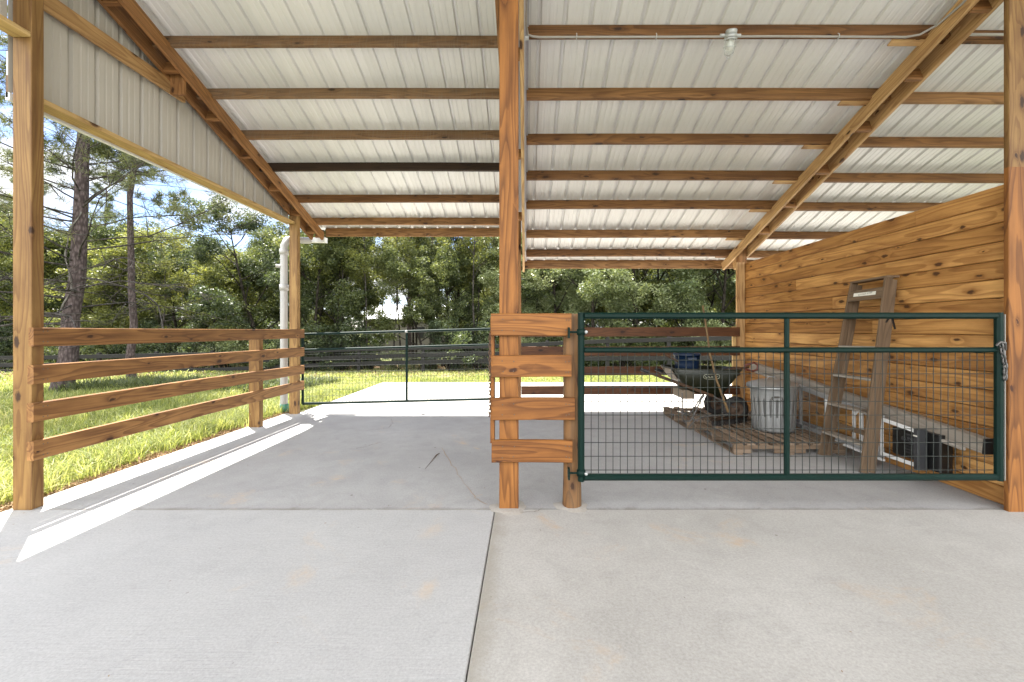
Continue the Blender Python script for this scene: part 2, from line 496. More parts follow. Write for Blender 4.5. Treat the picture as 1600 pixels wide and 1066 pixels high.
M_LABELW = plain('white_sticker', (0.72, 0.70, 0.62), 0.6)
M_INK = plain('grey_ink', (0.17, 0.17, 0.15), 0.7)
M_BADGE = plain('worn_badge_print', (0.34, 0.34, 0.25), 0.6, 0, 80, 0.4)
M_CARD = plain('cardboard', (0.42, 0.30, 0.18), 0.8)
M_BRISTLE = plain('dark_bristle', (0.02, 0.017, 0.015), 0.8)

m, nt = newmat('jar_glass')
finish(nt, (0.9, 0.93, 0.9), 0.06, extra={'Transmission Weight': 0.85, 'IOR': 1.3, 'Alpha': 0.75})
M_GLASS = m

def concrete(name, base, dark, stain, broom=0.5, fleck=0.5, stains=0.5, offs=(0, 0, 0)):
    m, nt = newmat(name)
    g = mk(nt, 'ShaderNodeNewGeometry')
    mp = mk(nt, 'ShaderNodeMapping', {'Vector': g.outputs['Position']})
    mp.inputs['Location'].default_value = offs
    pos = mp.outputs[0]
    big = mk(nt, 'ShaderNodeTexNoise', {'Vector': pos, 'Scale': 0.9, 'Detail': 6.0, 'Roughness': 0.6, 'Distortion': 0.4})
    mid = mk(nt, 'ShaderNodeTexNoise', {'Vector': pos, 'Scale': 6.0, 'Detail': 6.0, 'Roughness': 0.65})
    fine = mk(nt, 'ShaderNodeTexNoise', {'Vector': pos, 'Scale': 75.0, 'Detail': 5.0, 'Roughness': 0.8})
    st = mk(nt, 'ShaderNodeMapping', {'Vector': pos}); st.inputs['Scale'].default_value = (3.0, 75.0, 1.0)
    br = mk(nt, 'ShaderNodeTexNoise', {'Vector': st.outputs[0], 'Scale': 1.4, 'Detail': 4.0, 'Roughness': 0.6})
    c = mixc(nt, ramp(nt, big.outputs[0], [(0.3, 0.0), (0.7, 1.0)]), dark, base)
    c = mixc(nt, math_(nt, 'MULTIPLY', ramp(nt, mid.outputs[0], [(0.35, 1.0), (0.55, 0.0)]), 0.45), c, dark)
    cl_ = mk(nt, 'ShaderNodeTexNoise', {'Vector': pos, 'Scale': 2.6, 'Detail': 10.0, 'Roughness': 0.75, 'Distortion': 1.2})
    c = mixc(nt, math_(nt, 'MULTIPLY', ramp(nt, cl_.outputs[0], [(0.52, 0.0), (0.62, 1.0), (0.7, 0.3)]), 0.2), c, tuple(x * 0.72 for x in dark))
    c = mixc(nt, math_(nt, 'MULTIPLY', ramp(nt, cl_.outputs[0], [(0.3, 1.0), (0.42, 0.0)]), 0.25), c, tuple(min(1, x * 1.18) for x in base))
    k = math_(nt, 'MULTIPLY_ADD', fine.outputs[0], 0.9, 0.55)
    c = mixc(nt, 1.0, c, comb(nt, k, k, k), 'MULTIPLY')
    k2 = math_(nt, 'MULTIPLY_ADD', br.outputs[0], 0.22 * broom, 1 - 0.11 * broom)
    c = mixc(nt, 1.0, c, comb(nt, k2, k2, k2), 'MULTIPLY')
    # rust and clay stains with ragged shapes
    sm = mk(nt, 'ShaderNodeTexNoise', {'Vector': pos, 'Scale': 1.35, 'Detail': 8.0, 'Roughness': 0.7, 'Distortion': 0.8})
    sf = math_(nt, 'MULTIPLY', ramp(nt, sm.outputs[0], [(0.585, 0.0), (0.68, 1.0)]), math_(nt, 'MULTIPLY', ramp(nt, mid.outputs[0], [(0.4, 0.0), (0.6, 1.0)]), stains))
    c = mixc(nt, sf, c, stain)
    # dark specks
    vo = mk(nt, 'ShaderNodeTexVoronoi', {'Vector': pos, 'Scale': 7.0, 'Randomness': 1.0})
    cs = mk(nt, 'ShaderNodeSeparateColor', {0: vo.outputs['Color']})
    spk = math_(nt, 'MULTIPLY', math_(nt, 'LESS_THAN', vo.outputs['Distance'], math_(nt, 'MULTIPLY', cs.outputs[1], 0.085)), math_(nt, 'GREATER_THAN', cs.outputs[0], 0.62))
    c = mixc(nt, math_(nt, 'MULTIPLY', spk, fleck), c, (0.12, 0.10, 0.08))
    if name == 'trowelled_concrete':     # mud washed along the joint
        gx_ = mk(nt, 'ShaderNodeSeparateXYZ', {0: g.outputs['Position']}).outputs[0]
        dj = math_(nt, 'MULTIPLY_ADD', mid.outputs[0], 0.22, math_(nt, 'MULTIPLY', math_(nt, 'ADD', gx_, 0.23), -1.0))
        c = mixc(nt, ramp(nt, dj, [(0.0, 0.0), (0.09, 0.55)]), c, (0.26, 0.235, 0.19))
    if name == 'worn_concrete':          # dirt lying in the cross joint
        gy_ = mk(nt, 'ShaderNodeSeparateXYZ', {0: g.outputs['Position']}).outputs[1]
        dj = math_(nt, 'MULTIPLY_ADD', cl_.outputs[0], 0.16, math_(nt, 'MULTIPLY', math_(nt, 'SUBTRACT', gy_, 3.262), -1.0))
        c = mixc(nt, ramp(nt, dj, [(0.03, 0.0), (0.09, 0.75)]), c, (0.17, 0.15, 0.125))
    bh = math_(nt, 'ADD', math_(nt, 'MULTIPLY', br.outputs[0], broom), math_(nt, 'MULTIPLY', fine.outputs[0], 0.5))
    finish(nt, c, 0.8, bump=bh, bdist=0.0022, bstr=0.5, spec=0.25)
    return m

C_NL = concrete('broomed_concrete', (0.43, 0.425, 0.42), (0.375, 0.37, 0.368), (0.52, 0.40, 0.28), broom=1.0, fleck=0.3, stains=0.55)
C_NR = concrete('trowelled_concrete', (0.43, 0.413, 0.39), (0.35, 0.335, 0.312), (0.45, 0.33, 0.22), broom=0.35, fleck=0.6, stains=0.6, offs=(4, 2, 0))
C_RE = concrete('worn_concrete', (0.40, 0.395, 0.39), (0.315, 0.31, 0.308), (0.50, 0.38, 0.27), broom=0.4, fleck=0.7, stains=0.8, offs=(9, 5, 0))
C_AP = concrete('apron_concrete', (0.55, 0.53, 0.49), (0.48, 0.46, 0.42), (0.5, 0.4, 0.28), broom=0.4, fleck=0.4, stains=0.6, offs=(1, 8, 0))
M_JOINT = plain('dark_joint', (0.05, 0.045, 0.04), 0.9)
M_CRACK = plain('crack_line', (0.15, 0.13, 0.11), 0.9)

def ground_mat():
    m, nt = newmat('soil_and_turf')
    g = mk(nt, 'ShaderNodeNewGeometry')
    n = mk(nt, 'ShaderNodeTexNoise', {'Vector': g.outputs['Position'], 'Scale': 0.7, 'Detail': 8.0, 'Roughness': 0.65})
    f = mk(nt, 'ShaderNodeTexNoise', {'Vector': g.outputs['Position'], 'Scale': 22.0, 'Detail': 6.0, 'Roughness': 0.7})
    c = mixc(nt, ramp(nt, n.outputs[0], [(0.35, 0.0), (0.65, 1.0)]), (0.085, 0.12, 0.03), (0.13, 0.11, 0.055))
    c = mixc(nt, ramp(nt, f.outputs[0], [(0.4, 0.0), (0.7, 1.0)]), c, (0.05, 0.055, 0.02))
    finish(nt, c, 0.95, bump=f.outputs[0], bdist=0.03, bstr=0.6, spec=0.1)
    return m
M_GROUND = ground_mat()

def leafmat(name, cols, trans=0.45, rough=0.45, spec=0.4):
    m, nt = newmat(name)
    rn = mk(nt, 'ShaderNodeAttribute', attribute_name='rnd').outputs['Fac']
    g = mk(nt, 'ShaderNodeNewGeometry')
    n = mk(nt, 'ShaderNodeTexNoise', {'Vector': g.outputs['Position'], 'Scale': 0.55, 'Detail': 2.0})
    oi = mk(nt, 'ShaderNodeObjectInfo')
    f = math_(nt, 'MULTIPLY_ADD', rn, 0.62, math_(nt, 'MULTIPLY_ADD', n.outputs[0], 0.8, -0.4))
    f = math_(nt, 'ADD', f, math_(nt, 'MULTIPLY', oi.outputs['Random'], 0.28))
    st = [(i / (len(cols) - 1), c) for i, c in enumerate(cols)]
    c = ramp(nt, f, st)
    b = mk(nt, 'ShaderNodeBsdfPrincipled', {'Base Color': c, 'Roughness': rough})
    b.inputs['Specular IOR Level'].default_value = spec
    tcol = mixc(nt, 1.0, c, (1.3, 1.25, 0.7), 'MULTIPLY')
    t = mk(nt, 'ShaderNodeBsdfTranslucent', {'Color': tcol})
    ms = mk(nt, 'ShaderNodeMixShader', {0: trans, 1: b.outputs[0], 2: t.outputs[0]})
    mk(nt, 'ShaderNodeOutputMaterial', {'Surface': ms.outputs[0]})
    return m

L_DARK = leafmat('leaves_dark', [(0.022, 0.035, 0.018), (0.050, 0.070, 0.034), (0.10, 0.128, 0.058), (0.19, 0.21, 0.11)], 0.42)
L_MID = leafmat('leaves_mid', [(0.030, 0.044, 0.020), (0.072, 0.094, 0.038), (0.14, 0.165, 0.065), (0.25, 0.265, 0.12)], 0.5)
L_LIGHT = leafmat('leaves_light', [(0.045, 0.06, 0.022), (0.12, 0.138, 0.042), (0.22, 0.235, 0.07), (0.33, 0.32, 0.14)], 0.5)
L_SILVER = leafmat('leaves_silvery', [(0.05, 0.074, 0.03), (0.12, 0.155, 0.065), (0.23, 0.26, 0.12), (0.38, 0.40, 0.24)], 0.35, 0.35, 0.5)
L_NEEDLE = leafmat('pine_needles', [(0.045, 0.06, 0.025), (0.09, 0.11, 0.04), (0.15, 0.16, 0.06), (0.19, 0.17, 0.08)], 0.3)
L_GRASS = leafmat('grass_blades', [(0.075, 0.11, 0.03), (0.19, 0.235, 0.07), (0.36, 0.38, 0.15), (0.62, 0.57, 0.36)], 0.5, 0.5, 0.3)
L_DRY = leafmat('dry_leaf_litter', [(0.10, 0.06, 0.03), (0.22, 0.14, 0.08), (0.33, 0.24, 0.15), (0.40, 0.33, 0.23)], 0.1, 0.8, 0.1)

def barkmat(name, a, b_, sc=9.0):
    m, nt = newmat(name)
    at = mk(nt, 'ShaderNodeTexCoord').outputs['Object']
    mp = mk(nt, 'ShaderNodeMapping', {'Vector': at}); mp.inputs['Scale'].default_value = (1, 1, 0.4)
    v = mk(nt, 'ShaderNodeTexVoronoi', {'Vector': mp.outputs[0], 'Scale': sc * 1.6, 'Randomness': 1.0})
    n = mk(nt, 'ShaderNodeTexNoise', {'Vector': mp.outputs[0], 'Scale': sc, 'Detail': 6.0, 'Roughness': 0.65})
    k = math_(nt, 'ADD', math_(nt, 'MULTIPLY', v.outputs['Distance'], 0.8), math_(nt, 'MULTIPLY', n.outputs[0], 0.6))
    c = mixc(nt, ramp(nt, k, [(0.3, 0.0), (0.85, 1.0)]), b_, a)
    finish(nt, c, 0.9, bump=k, bdist=0.03, bstr=0.8, spec=0.15)
    return m
B_PINE = barkmat('pine_bark', (0.045, 0.034, 0.032), (0.125, 0.098, 0.095), 14.0)
B_DARK = barkmat('dark_bark', (0.016, 0.013, 0.010), (0.055, 0.047, 0.038))
B_GREY = barkmat('grey_branch_bark', (0.035, 0.030, 0.026), (0.10, 0.09, 0.08))

# ------------------------------------------------------------------ ground
def slab(name, x0, x1, y0, y1, mat, z=0.0, th=0.14):
    mb = MB()
    mb.box(x0, x1, y0, y1, z - th, z, ch=0.006)
    return struct(mb.build(name, mat, base=((x0 + x1) / 2, (y0 + y1) / 2, z - th)))

SX0 = -3.92
JY = 3.262
sl1 = slab('concrete_floor', SX0, -0.2345, -9.0, JY - 0.004, C_NL)
sl2 = slab('concrete_floor', -0.2285, 8.0, -9.0, JY - 0.002, C_NR, z=0.002)
sl3 = slab('concrete_floor', SX0, 8.0, JY + 0.003, 7.06, C_RE, z=-0.001)
sl4 = slab('concrete_apron', -3.72, 9.0, 7.072, 11.3, C_AP, z=-0.006)
mbx = MB(); mbx.box(SX0 + 0.1, 7.9, -8.9, 11.0, -0.155, -0.03)
struct(mbx.build('footing', M_JOINT, base=(0, 0, -0.16)))

def terr(x, y):
    fac = min(1.0, max(0.12, (9 - x) / 12))
    if y > 34: yy = 34
    else: yy = y
    z = -0.07 - 0.045 * max(0.0, yy - 10.0) * fac
    # behind the camera and under the slabs stays level
    z += 0.025 * math.sin(x * 0.9 + 0.4 * y) * (1 if (x < -4.5 or y > 12.5) else 0)
    return z

def make_ground():
    xs = [-400, -120, -60] + [i * 1.2 for i in range(-36, 37)] + [60, 120, 400]
    ys = [-400, -120, -40] + [i * 1.0 for i in range(-14, 48)] + [60, 100, 200, 600]
    vs_, fs = [], []
    for y in ys:
        for x in xs:
            vs_.append((x, y, terr(x, y)))
    w = len(xs)
    for j in range(len(ys) - 1):
        for i in range(w - 1):
            fs.append((j * w + i, j * w + i + 1, (j + 1) * w + i + 1, (j + 1) * w + i))
    mb = MB(); mb.add(vs_, fs, smooth=True)
    return struct(mb.build('ground', M_GROUND))
make_ground()

# sandy track running past on the left
M_SAND = plain('sandy_soil', (0.36, 0.29, 0.22), 0.95, 0, 4.0, 0.2, bump=0.01, dirt=(0.2, 0.16, 0.1), dirt_amt=0.5)
mb = MB(); vs_ = []; fs = []
for i in range(17):
    x = -22 + i * 1.0
    yc = 7.9 + 0.25 * math.sin(i * 0.7)
    hw = 0.7 + 0.12 * math.sin(i * 1.9)
    for yy in (yc - hw, yc, yc + hw):
        vs_.append((x, yy, terr(x, yy) + 0.02))
for i in range(16):
    for k in range(2):
        a = i * 3 + k
        fs.append((a, a + 3, a + 4, a + 1))
fs = fs[:20]
mb.add(vs_, fs, smooth=True)
struct(mb.build('dirt_path', M_SAND))

# grass
def blades(pts, h0, h1, wid, seed, lean=0.5):
    rg = np.random.default_rng(seed)
    n = len(pts)
    h = rg.uniform(h0, h1, n) * (0.6 + 0.4 * rg.random(n))
    az = rg.uniform(0, 2 * np.pi, n)
    ln = rg.uniform(0.1, lean, n) * h
    d = np.stack([np.cos(az), np.sin(az), np.zeros(n)], 1)
    fa = az + rg.uniform(0.8, 2.3, n)
    s = np.stack([np.cos(fa), np.sin(fa), np.zeros(n)], 1) * (wid * rg.uniform(0.6, 1.3, n))[:, None]
    up = np.array([0, 0, 1.0])
    m_ = pts + d * (ln * 0.35)[:, None] + up * (h * 0.62)[:, None]
    t = pts + d * ln[:, None] * 1.15 + up * (h * (1 - 0.25 * ln / h))[:, None]
    v = np.stack([pts - s, pts + s, m_ + s * 0.8, m_ - s * 0.8, m_ - s * 0.8, m_ + s * 0.8, t + s * 0.1, t - s * 0.1], 1).reshape(-1, 3)
    r = np.repeat(rg.random(n), 2)
    return v, r

def terr_np(x, y):
    fac = np.clip((9 - x) / 12, 0.12, 1.0)
    z = -0.07 - 0.045 * np.maximum(0.0, np.minimum(y, 34) - 10.0) * fac
    return z + 0.025 * np.sin(x * 0.9 + 0.4 * y) * ((x < -4.5) | (y > 12.5))

def field(n, x0, x1, y0, y1, seed, reject=None):
    rg = np.random.default_rng(seed)
    x = rg.uniform(x0, x1, n); y = rg.uniform(y0, y1, n)
    k = np.ones(n, bool)
    # patchiness
    pat = np.sin(x * 2.1 + np.sin(y * 1.3) * 2) * np.sin(y * 1.7 + np.sin(x * 0.9) * 2)
    k &= rg.random(n) < (0.75 + 0.25 * pat)
    if reject is not None: k &= ~reject(x, y)
    x = x[k]; y = y[k]
    return np.stack([x, y, terr_np(x, y) - 0.005], 1)

edge_rej = lambda x, y: np.random.default_rng(3).random(len(x)) > np.clip((-3.96 - x + 0.05 * np.sin(y * 5) + 0.04 * np.sin(y * 13)) / 0.22, 0.02, 1)
path_rej = lambda x, y: (x < -11.0) & (np.abs(y - 7.9) < 0.6)
V = []; RR = []
for (n, x0, x1, y0, y1, h0, h1, w, sd_, rj) in (
    (52000, -6.2, -3.98, 2.4, 8.2, 0.09, 0.30, 0.0046, 1, edge_rej),
    (52000, -9.5, -6.2, 2.6, 10.5, 0.08, 0.26, 0.0055, 2, None),
    (42000, -17.5, -9.5, 3.4, 13.0, 0.06, 0.2, 0.008, 3, path_rej),
    (26000, -6.2, -3.75, 8.0, 11.5, 0.06, 0.18, 0.006, 4, None),
    (30000, -9.5, 8.5, 11.32, 14.0, 0.05, 0.17, 0.008, 5, None),
    (36000, -12.5, 9.5, 14.0, 20.5, 0.06, 0.2, 0.012, 6, None),
    (9000, -24, -12, 12.0, 20.5, 0.08, 0.25, 0.016, 7, None)):
    v, r = blades(field(n, x0, x1, y0, y1, sd_, rj), h0, h1, w, sd_ + 50, 0.9)
    V.append(v); RR.append(r)
rgt = np.random.default_rng(91)
tc_ = []
for i in range(150):
    y = rgt.uniform(2.6, 9.0); x = -4.02 - abs(rgt.normal(0, 0.55)) - (0.25 if rgt.random() < 0.3 else 0)
    nn = int(rgt.integers(20, 70)); sp_ = rgt.uniform(0.02, 0.07)
    px_ = x + rgt.normal(0, sp_, nn); py_ = y + rgt.normal(0, sp_, nn)
    tc_.append(np.stack([px_, py_, terr_np(px_, py_) - 0.005], 1))
v, r = blades(np.concatenate(tc_), 0.14, 0.38, 0.0045, 92, 1.3)
V.append(v); RR.append(r)
g = np_mesh('grass', np.concatenate(V), 4, L_GRASS, np.concatenate(RR))
tag(g, 'bright sunlit green grass growing around the concrete', 'grass', kind='stuff')

# taller shaded weeds
v, r = blades(field(16000, -10.5, -5.2, 9.6, 12.2, 21), 0.15, 0.42, 0.010, 22, 1.0)
g = np_mesh('weeds', v, 4, L_MID, r)
tag(g, 'darker green weeds growing in the shade near the big pine', 'weeds', kind='stuff')

# dry litter along the slab edge
def litter(n, seed):
    rg = np.random.default_rng(seed)
    y = rg.uniform(2.6, 7.3, n)
    x = -3.93 - np.abs(rg.normal(0, 0.11, n)) * (0.6 + 0.5 * np.sin(y * 2.3) ** 2)
    c = np.stack([x, y, -0.07 + rg.uniform(0.01, 0.07, n)], 1)
    a = rg.normal(size=(n, 3)); a[:, 2] *= 0.35; a /= np.linalg.norm(a, axis=1)[:, None]
    b = np.cross(a, rg.normal(size=(n, 3))); b[:, 2] *= 0.5; b /= np.linalg.norm(b, axis=1)[:, None]
    L = rg.uniform(0.015, 0.055, n)[:, None]; Wd = rg.uniform(0.004, 0.012, n)[:, None]
    v = np.stack([c - a * L, c - b * Wd, c + a * L, c + b * Wd], 1).reshape(-1, 3)
    return v, rg.random(n)
v, r = litter(16000, 5)
g = np_mesh('leaf_litter', v, 4, L_DRY, r)
tag(g, 'dry brown leaf litter lying along the concrete edge', 'leaf litter', kind='stuff')
def litter2(n, seed):
    rg = np.random.default_rng(seed)
    x = rg.uniform(-30, 10, n); y = rg.uniform(15.0, 27, n)
    c = np.stack([x, y, terr_np(x, y) + rg.uniform(0.005, 0.06, n)], 1)
    a = rg.normal(size=(n, 3)); a[:, 2] *= 0.3; a /= np.linalg.norm(a, axis=1)[:, None]
    b = np.cross(a, rg.normal(size=(n, 3))); b /= np.linalg.norm(b, axis=1)[:, None]
    L = rg.uniform(0.03, 0.09, n)[:, None]; Wd = rg.uniform(0.015, 0.04, n)[:, None]
    return np.stack([c - a * L, c - b * Wd, c + a * L, c + b * Wd], 1).reshape(-1, 3), rg.random(n)
v, r = litter2(30000, 6)
g = np_mesh('forest_litter', v, 4, L_DRY, r)
tag(g, 'fallen leaves covering the forest floor behind the black fence', 'leaf litter', kind='stuff')

# cracks in the rear slab, joint dirt
def strip_on(pts, w, mat, name, parent, z):
    mb = MB()
    ps = [Vector(p) for p in pts]
    vs_, fs = [], []
    for i, p in enumerate(ps):
        t = (ps[min(i + 1, len(ps) - 1)] - ps[max(i - 1, 0)]).normalized()
        s_ = Vector((-t.y, t.x, 0)) * w * (0.4 + 0.6 * random.random())
        vs_ += [Vector((p.x, p.y, z)) + s_, Vector((p.x, p.y, z)) - s_]
    for i in range(len(ps) - 1):
        fs.append((2 * i, 2 * i + 1, 2 * i + 3, 2 * i + 2))
    mb.add(vs_, fs)
    return mb.build(name, mat, parent)
def floor_pts(pix):
    out = []
    for px, py in pix:
        D = CH * FPX / (py - CY)
        out.append(((px - CX) * D / FPX, D, 0))
    return out
def wiggle(pts, n=6, amp=0.012):
    out = []
    for a, b in zip(pts[:-1], pts[1:]):
        for k in range(n):
            t = k / n
            out.append((a[0] + (b[0] - a[0]) * t + random.gauss(0, amp), a[1] + (b[1] - a[1]) * t + random.gauss(0, amp), 0))
    out.append(pts[-1])
    return out
strip_on(wiggle(floor_pts([(556, 702), (580, 696), (596, 691)])), 0.004, M_CRACK, 'crack', sl3, 0.003)
strip_on(wiggle(floor_pts([(556, 674), (585, 672), (607, 669), (613, 662), (611, 655)])), 0.004, M_CRACK, 'crack', sl3, 0.003)

strip_on(wiggle(floor_pts([(690, 700), (706, 728), (722, 752), (738, 776), (762, 789)]), 5, 0.012), 0.003, plain('clay_trace', (0.36, 0.25, 0.16), 0.9), 'stain_line', sl3, 0.003)
strip_on(wiggle(floor_pts([(792, 799), (812, 802), (838, 800), (848, 795)]), 5, 0.004), 0.003, M_CRACK, 'crack', sl2, 0.006)
# ------------------------------------------------------------------ barn
SL = 0.347
NV = Vector((0, SL, 1)).normalized()
def zl(D): return 5.84 - SL * D      # middle of the purlins, left (higher) roof
def zr(D): return 5.344 - SL * D     # right (lower) roof

barn = thing('pole_barn', 'open timber pole barn with white metal roof sheets over brown purlins', 'barn', (0, 3.3, 0))

def post(x0, x1, y0, y1, z0, z1, mat=W_POST, rnd=None):
    mb = MB(); mb.box(x0, x1, y0, y1, z0, z1, ch=0.005, rnd=rnd)
    return mb.build('post', mat, barn)
post(-3.880, -3.737, JY, JY + 0.089, 0.0, zl(3.3) - 0.1, W_POST)
post(-3.835, -3.70, 7.0, 7.089, -0.1, zl(7.05) - 0.05, W_POST)
post(-0.198, -0.053, JY, JY + 0.089, 0.0, zl(3.3) - 0.1, W_ORANGE, 0.65)
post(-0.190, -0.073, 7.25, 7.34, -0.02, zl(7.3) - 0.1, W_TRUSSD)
post(3.745, 3.885, JY + 0.03, JY + 0.12, 0.0, zr(3.3) - 0.1, W_POST)
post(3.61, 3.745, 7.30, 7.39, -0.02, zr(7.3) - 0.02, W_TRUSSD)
for x in (-3.81, -0.125, 3.72):
    post(x - 0.07, x + 0.07, -1.35, -1.26, 0.0, zl(-1.3) - 0.3 if x < 3 else zr(-1.3) - 0.3)
# wide board nailed on the front of the right post
mb = MB(); mb.box(3.612, 3.90, JY - 0.040, JY - 0.001, 0.002, 2.58, ch=0.004, rnd=0.5)
mb.build('facing_board', W_ORANGE, barn)
mb = MB(); mb.box(3.657, 3.80, JY - 0.002, JY + 0.026, 2.583, zr(3.3) - 0.1, ch=0.004, rnd=0.4)
mb.build('facing_board', W_POST, barn)
# trim board at the far end of the plank wall is added with the wall

# purlins
purL = [1.8, 2.5, 3.15, 3.80, 4.415, 5.008, 5.608, 6.183, 6.879, 7.484]
matL = [W_PURL, W_PURL, W_PURL, W_PURLG, W_PURLG, W_PURLG, W_PURLG, W_CHAR, W_PURL, W_PURL]
purR = [1.9, 2.55, 3.2, 3.84, 4.46, 5.05, 5.65, 6.25, 6.99, 7.58]
for D, mt in zip(purL, matL):
    mb = MB(); mb.board((-3.86, D, zl(D)), (-0.165, D, zl(D)), 0.040, 0.132, NV, n=8, bow=0.006)
    mb.build('purlin', mt, barn)
for D in [0.6, 0.0, -0.6, -1.2]:
    mb = MB(); mb.board((-3.86, D, zl(D)), (-0.165, D, zl(D)), 0.040, 0.132, NV); mb.build('purlin', W_PURL, barn)
    mb = MB(); mb.board((0.0, D, zr(D)), (7.6, D, zr(D)), 0.040, 0.132, NV); mb.build('purlin', W_PURL, barn)
for i, D in enumerate(purR):
    mb = MB(); mb.board((0.012, D, zr(D)), (3.75, D, zr(D)), 0.042, 0.134, NV, n=8, bow=0.005, rnd=random.uniform(0.2, 0.7))
    mb.build('purlin', W_PURL if i % 3 else W_PURLB, barn)
    mb = MB(); mb.board((3.35, D + 0.046, zr(D) - 0.01), (7.6, D + 0.046, zr(D) - 0.025), 0.042, 0.130, NV)
    mb.build('purlin', W_PURL, barn)
# eave boards
mb = MB(); mb.board((-3.60, 7.79, 3.125), (-0.17, 7.79, 3.125), 0.038, 0.150, (0, 0, 1)); mb.build('eave_board', W_PURL, barn)
mb = MB(); mb.board((-0.05, 7.97, 2.575), (7.6, 7.97, 2.575), 0.038, 0.155, (0, 0, 1)); mb.build('eave_board', W_PURL, barn)
mb = MB(); mb.board((-3.79, 7.79, 3.10), (-3.645, 7.79, 3.10), 0.037, 0.14, (0, 0, 1)); mb.build('eave_board', W_PURL, barn)

# roof trusses: paired chords with blocks between them
def truss(xa, xb, zf, d0, d1, mat, blocks, dz=0.0):
    tr = MB()
    off = 0.05 + 0.0475 + 0.07 * 1.058 - 0.045 + dz
    root = None
    for k, x in enumerate((xa, xb)):
        mb = MB()
        e = 0.0 if k == 0 else 0.030
        mb.board((x, d0, zf(d0) - off + e), (x, d1, zf(d1) - off + e), 0.038, 0.145 + 2 * e * 0.945, NV, ch=0.004, n=10, bow=0.004)
        if root is None:
            root = mb.build('truss', mat[0], barn)
        else:
            mb.build('chord', mat[1], root)
    for D in blocks:
        mb = MB(); x0, x1 = sorted((xa, xb))
        mb.board((x0 + 0.020, D, zf(D) - off - 0.01), (x1 - 0.020, D, zf(D) - off - 0.01), 0.038, 0.13, NV)
        mb.build('block', W_TRUSSD, root)
    return root
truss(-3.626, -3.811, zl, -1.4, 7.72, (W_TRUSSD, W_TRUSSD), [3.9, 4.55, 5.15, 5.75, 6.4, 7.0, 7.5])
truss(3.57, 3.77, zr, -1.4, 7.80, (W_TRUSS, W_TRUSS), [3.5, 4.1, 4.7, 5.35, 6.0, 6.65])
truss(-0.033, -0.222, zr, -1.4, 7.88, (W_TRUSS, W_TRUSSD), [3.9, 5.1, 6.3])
# left block pair hanging where the girt meets the chord
mb = MB(); mb.box(-3.79, -3.647, 4.60, 4.64, zl(4.62) - 0.36, zl(4.62) - 0.1); mb.build('block', W_TRUSSD, barn)
# scab boards under the right purlins beside the truss
for D in purR[3:9]:
    mb = MB(); mb.board((3.26, D + 0.02, zr(D) - 0.080), (3.55, D + 0.02, zr(D) - 0.080), 0.06, 0.016, NV)
    mb.build('scab_board', W_TRUSS, barn)

# ribbed sheets: profile along a, extruded along b
def rib_profile(L, step=0.2286, phase=0.0, hi=0.027, minor=0.0032):
    pts = [0.0]; z = [0.0]
    out = []
    k = math.floor(-phase / step) - 1
    while True:
        c = phase + k * step
        if c > L + step: break
        for dx, h in ((-0.024, 0), (-0.012, hi), (0.012, hi), (0.024, 0), (0.070, 0), (0.076, minor), (0.090, minor), (0.096, 0), (0.132, 0), (0.138, minor), (0.152, minor), (0.158, 0)):
            if 0 < c + dx < L: out.append((c + dx, h))
        k += 1
    out = [(0, out[0][1])] + out + [(L, out[-1][1])]
    return out

def sheet(name, origin, a, b, n, L, W_, mat, phase=0.0, th=0.0012, topf=None, flip=1, segs=1):
    """origin + a*t*L + b*s*W_, ribs displaced along n. topf(t) overrides extent along b"""
    origin, a, b, n = Vector(origin), Vector(a), Vector(b), Vector(n)
    prof = rib_profile(L, phase=phase)
    vs_, fs = [], []
    for (t, h) in prof:
        Wd = topf(t) if topf else W_
        for q in (0, th):
            vs_.append(origin + a * t + n * (h * flip + q))
            vs_.append(origin + a * t + b * Wd + n * (h * flip + q))
    for i in range(len(prof) - 1):
        o = i * 4; p = o + 4
        fs.append((o, p, p + 1, o + 1)); fs.append((o + 2, o + 3, p + 3, p + 2))
        fs.append((o, o + 2, p + 2, p)); fs.append((o + 1, p + 1, p + 3, o + 3))
    mb = MB(); mb.add(vs_, fs)
    return mb.build(name, mat, barn)

sdv = Vector((0, 1, -SL)).normalized()
gap = 0.069
def roof(x0, x1, zf, d0, d1, phase):
    o = Vector((x0, d0, zf(d0))) + NV * gap
    L = (d1 - d0) / sdv.y
    sheet('roof_sheet', o, (1, 0, 0), sdv, NV, x1 - x0, L, M_SHEET, phase)
roof(-4.05, -0.13, zl, -1.6, 7.86, 0.17)
roof(0.0, 7.7, zr, -1.6, 8.08, 0.12)
# step wall between the two roofs
o = Vector((-0.002, -1.6, zr(-1.6) + 0.05))
mb = MB()
mb.add([(-0.004, -1.6, zr(-1.6) + 0.03), (-0.004, 8.0, zr(8.0) + 0.03), (-0.004, 8.0, zl(8.0) + 0.06), (-0.004, -1.6, zl(-1.6) + 0.06),
        (-0.012, -1.6, zr(-1.6) + 0.03), (-0.012, 8.0, zr(8.0) + 0.03), (-0.012, 8.0, zl(8.0) + 0.06), (-0.012, -1.6, zl(-1.6) + 0.06)],
       [(0, 1, 2, 3), (7, 6, 5, 4), (0, 4, 5, 1), (1, 5, 6, 2), (2, 6, 7, 3), (3, 7, 4, 0)])
mb.build('step_siding', M_SIDING, barn)
mb = MB(); mb.board((0.014, -1.5, zr(-1.5) + 0.044), (0.014, 8.02, zr(8.02) + 0.044), 0.032, 0.004, NV)
mb.build('edge_trim', M_TRIM, barn)
mb = MB(); mb.board((-0.008, -1.5, zl(-1.5) + 0.056), (-0.008, 7.9, zl(7.9) + 0.056), 0.35, 0.003, NV)
mb.build('edge_trim', M_TRIM, barn)

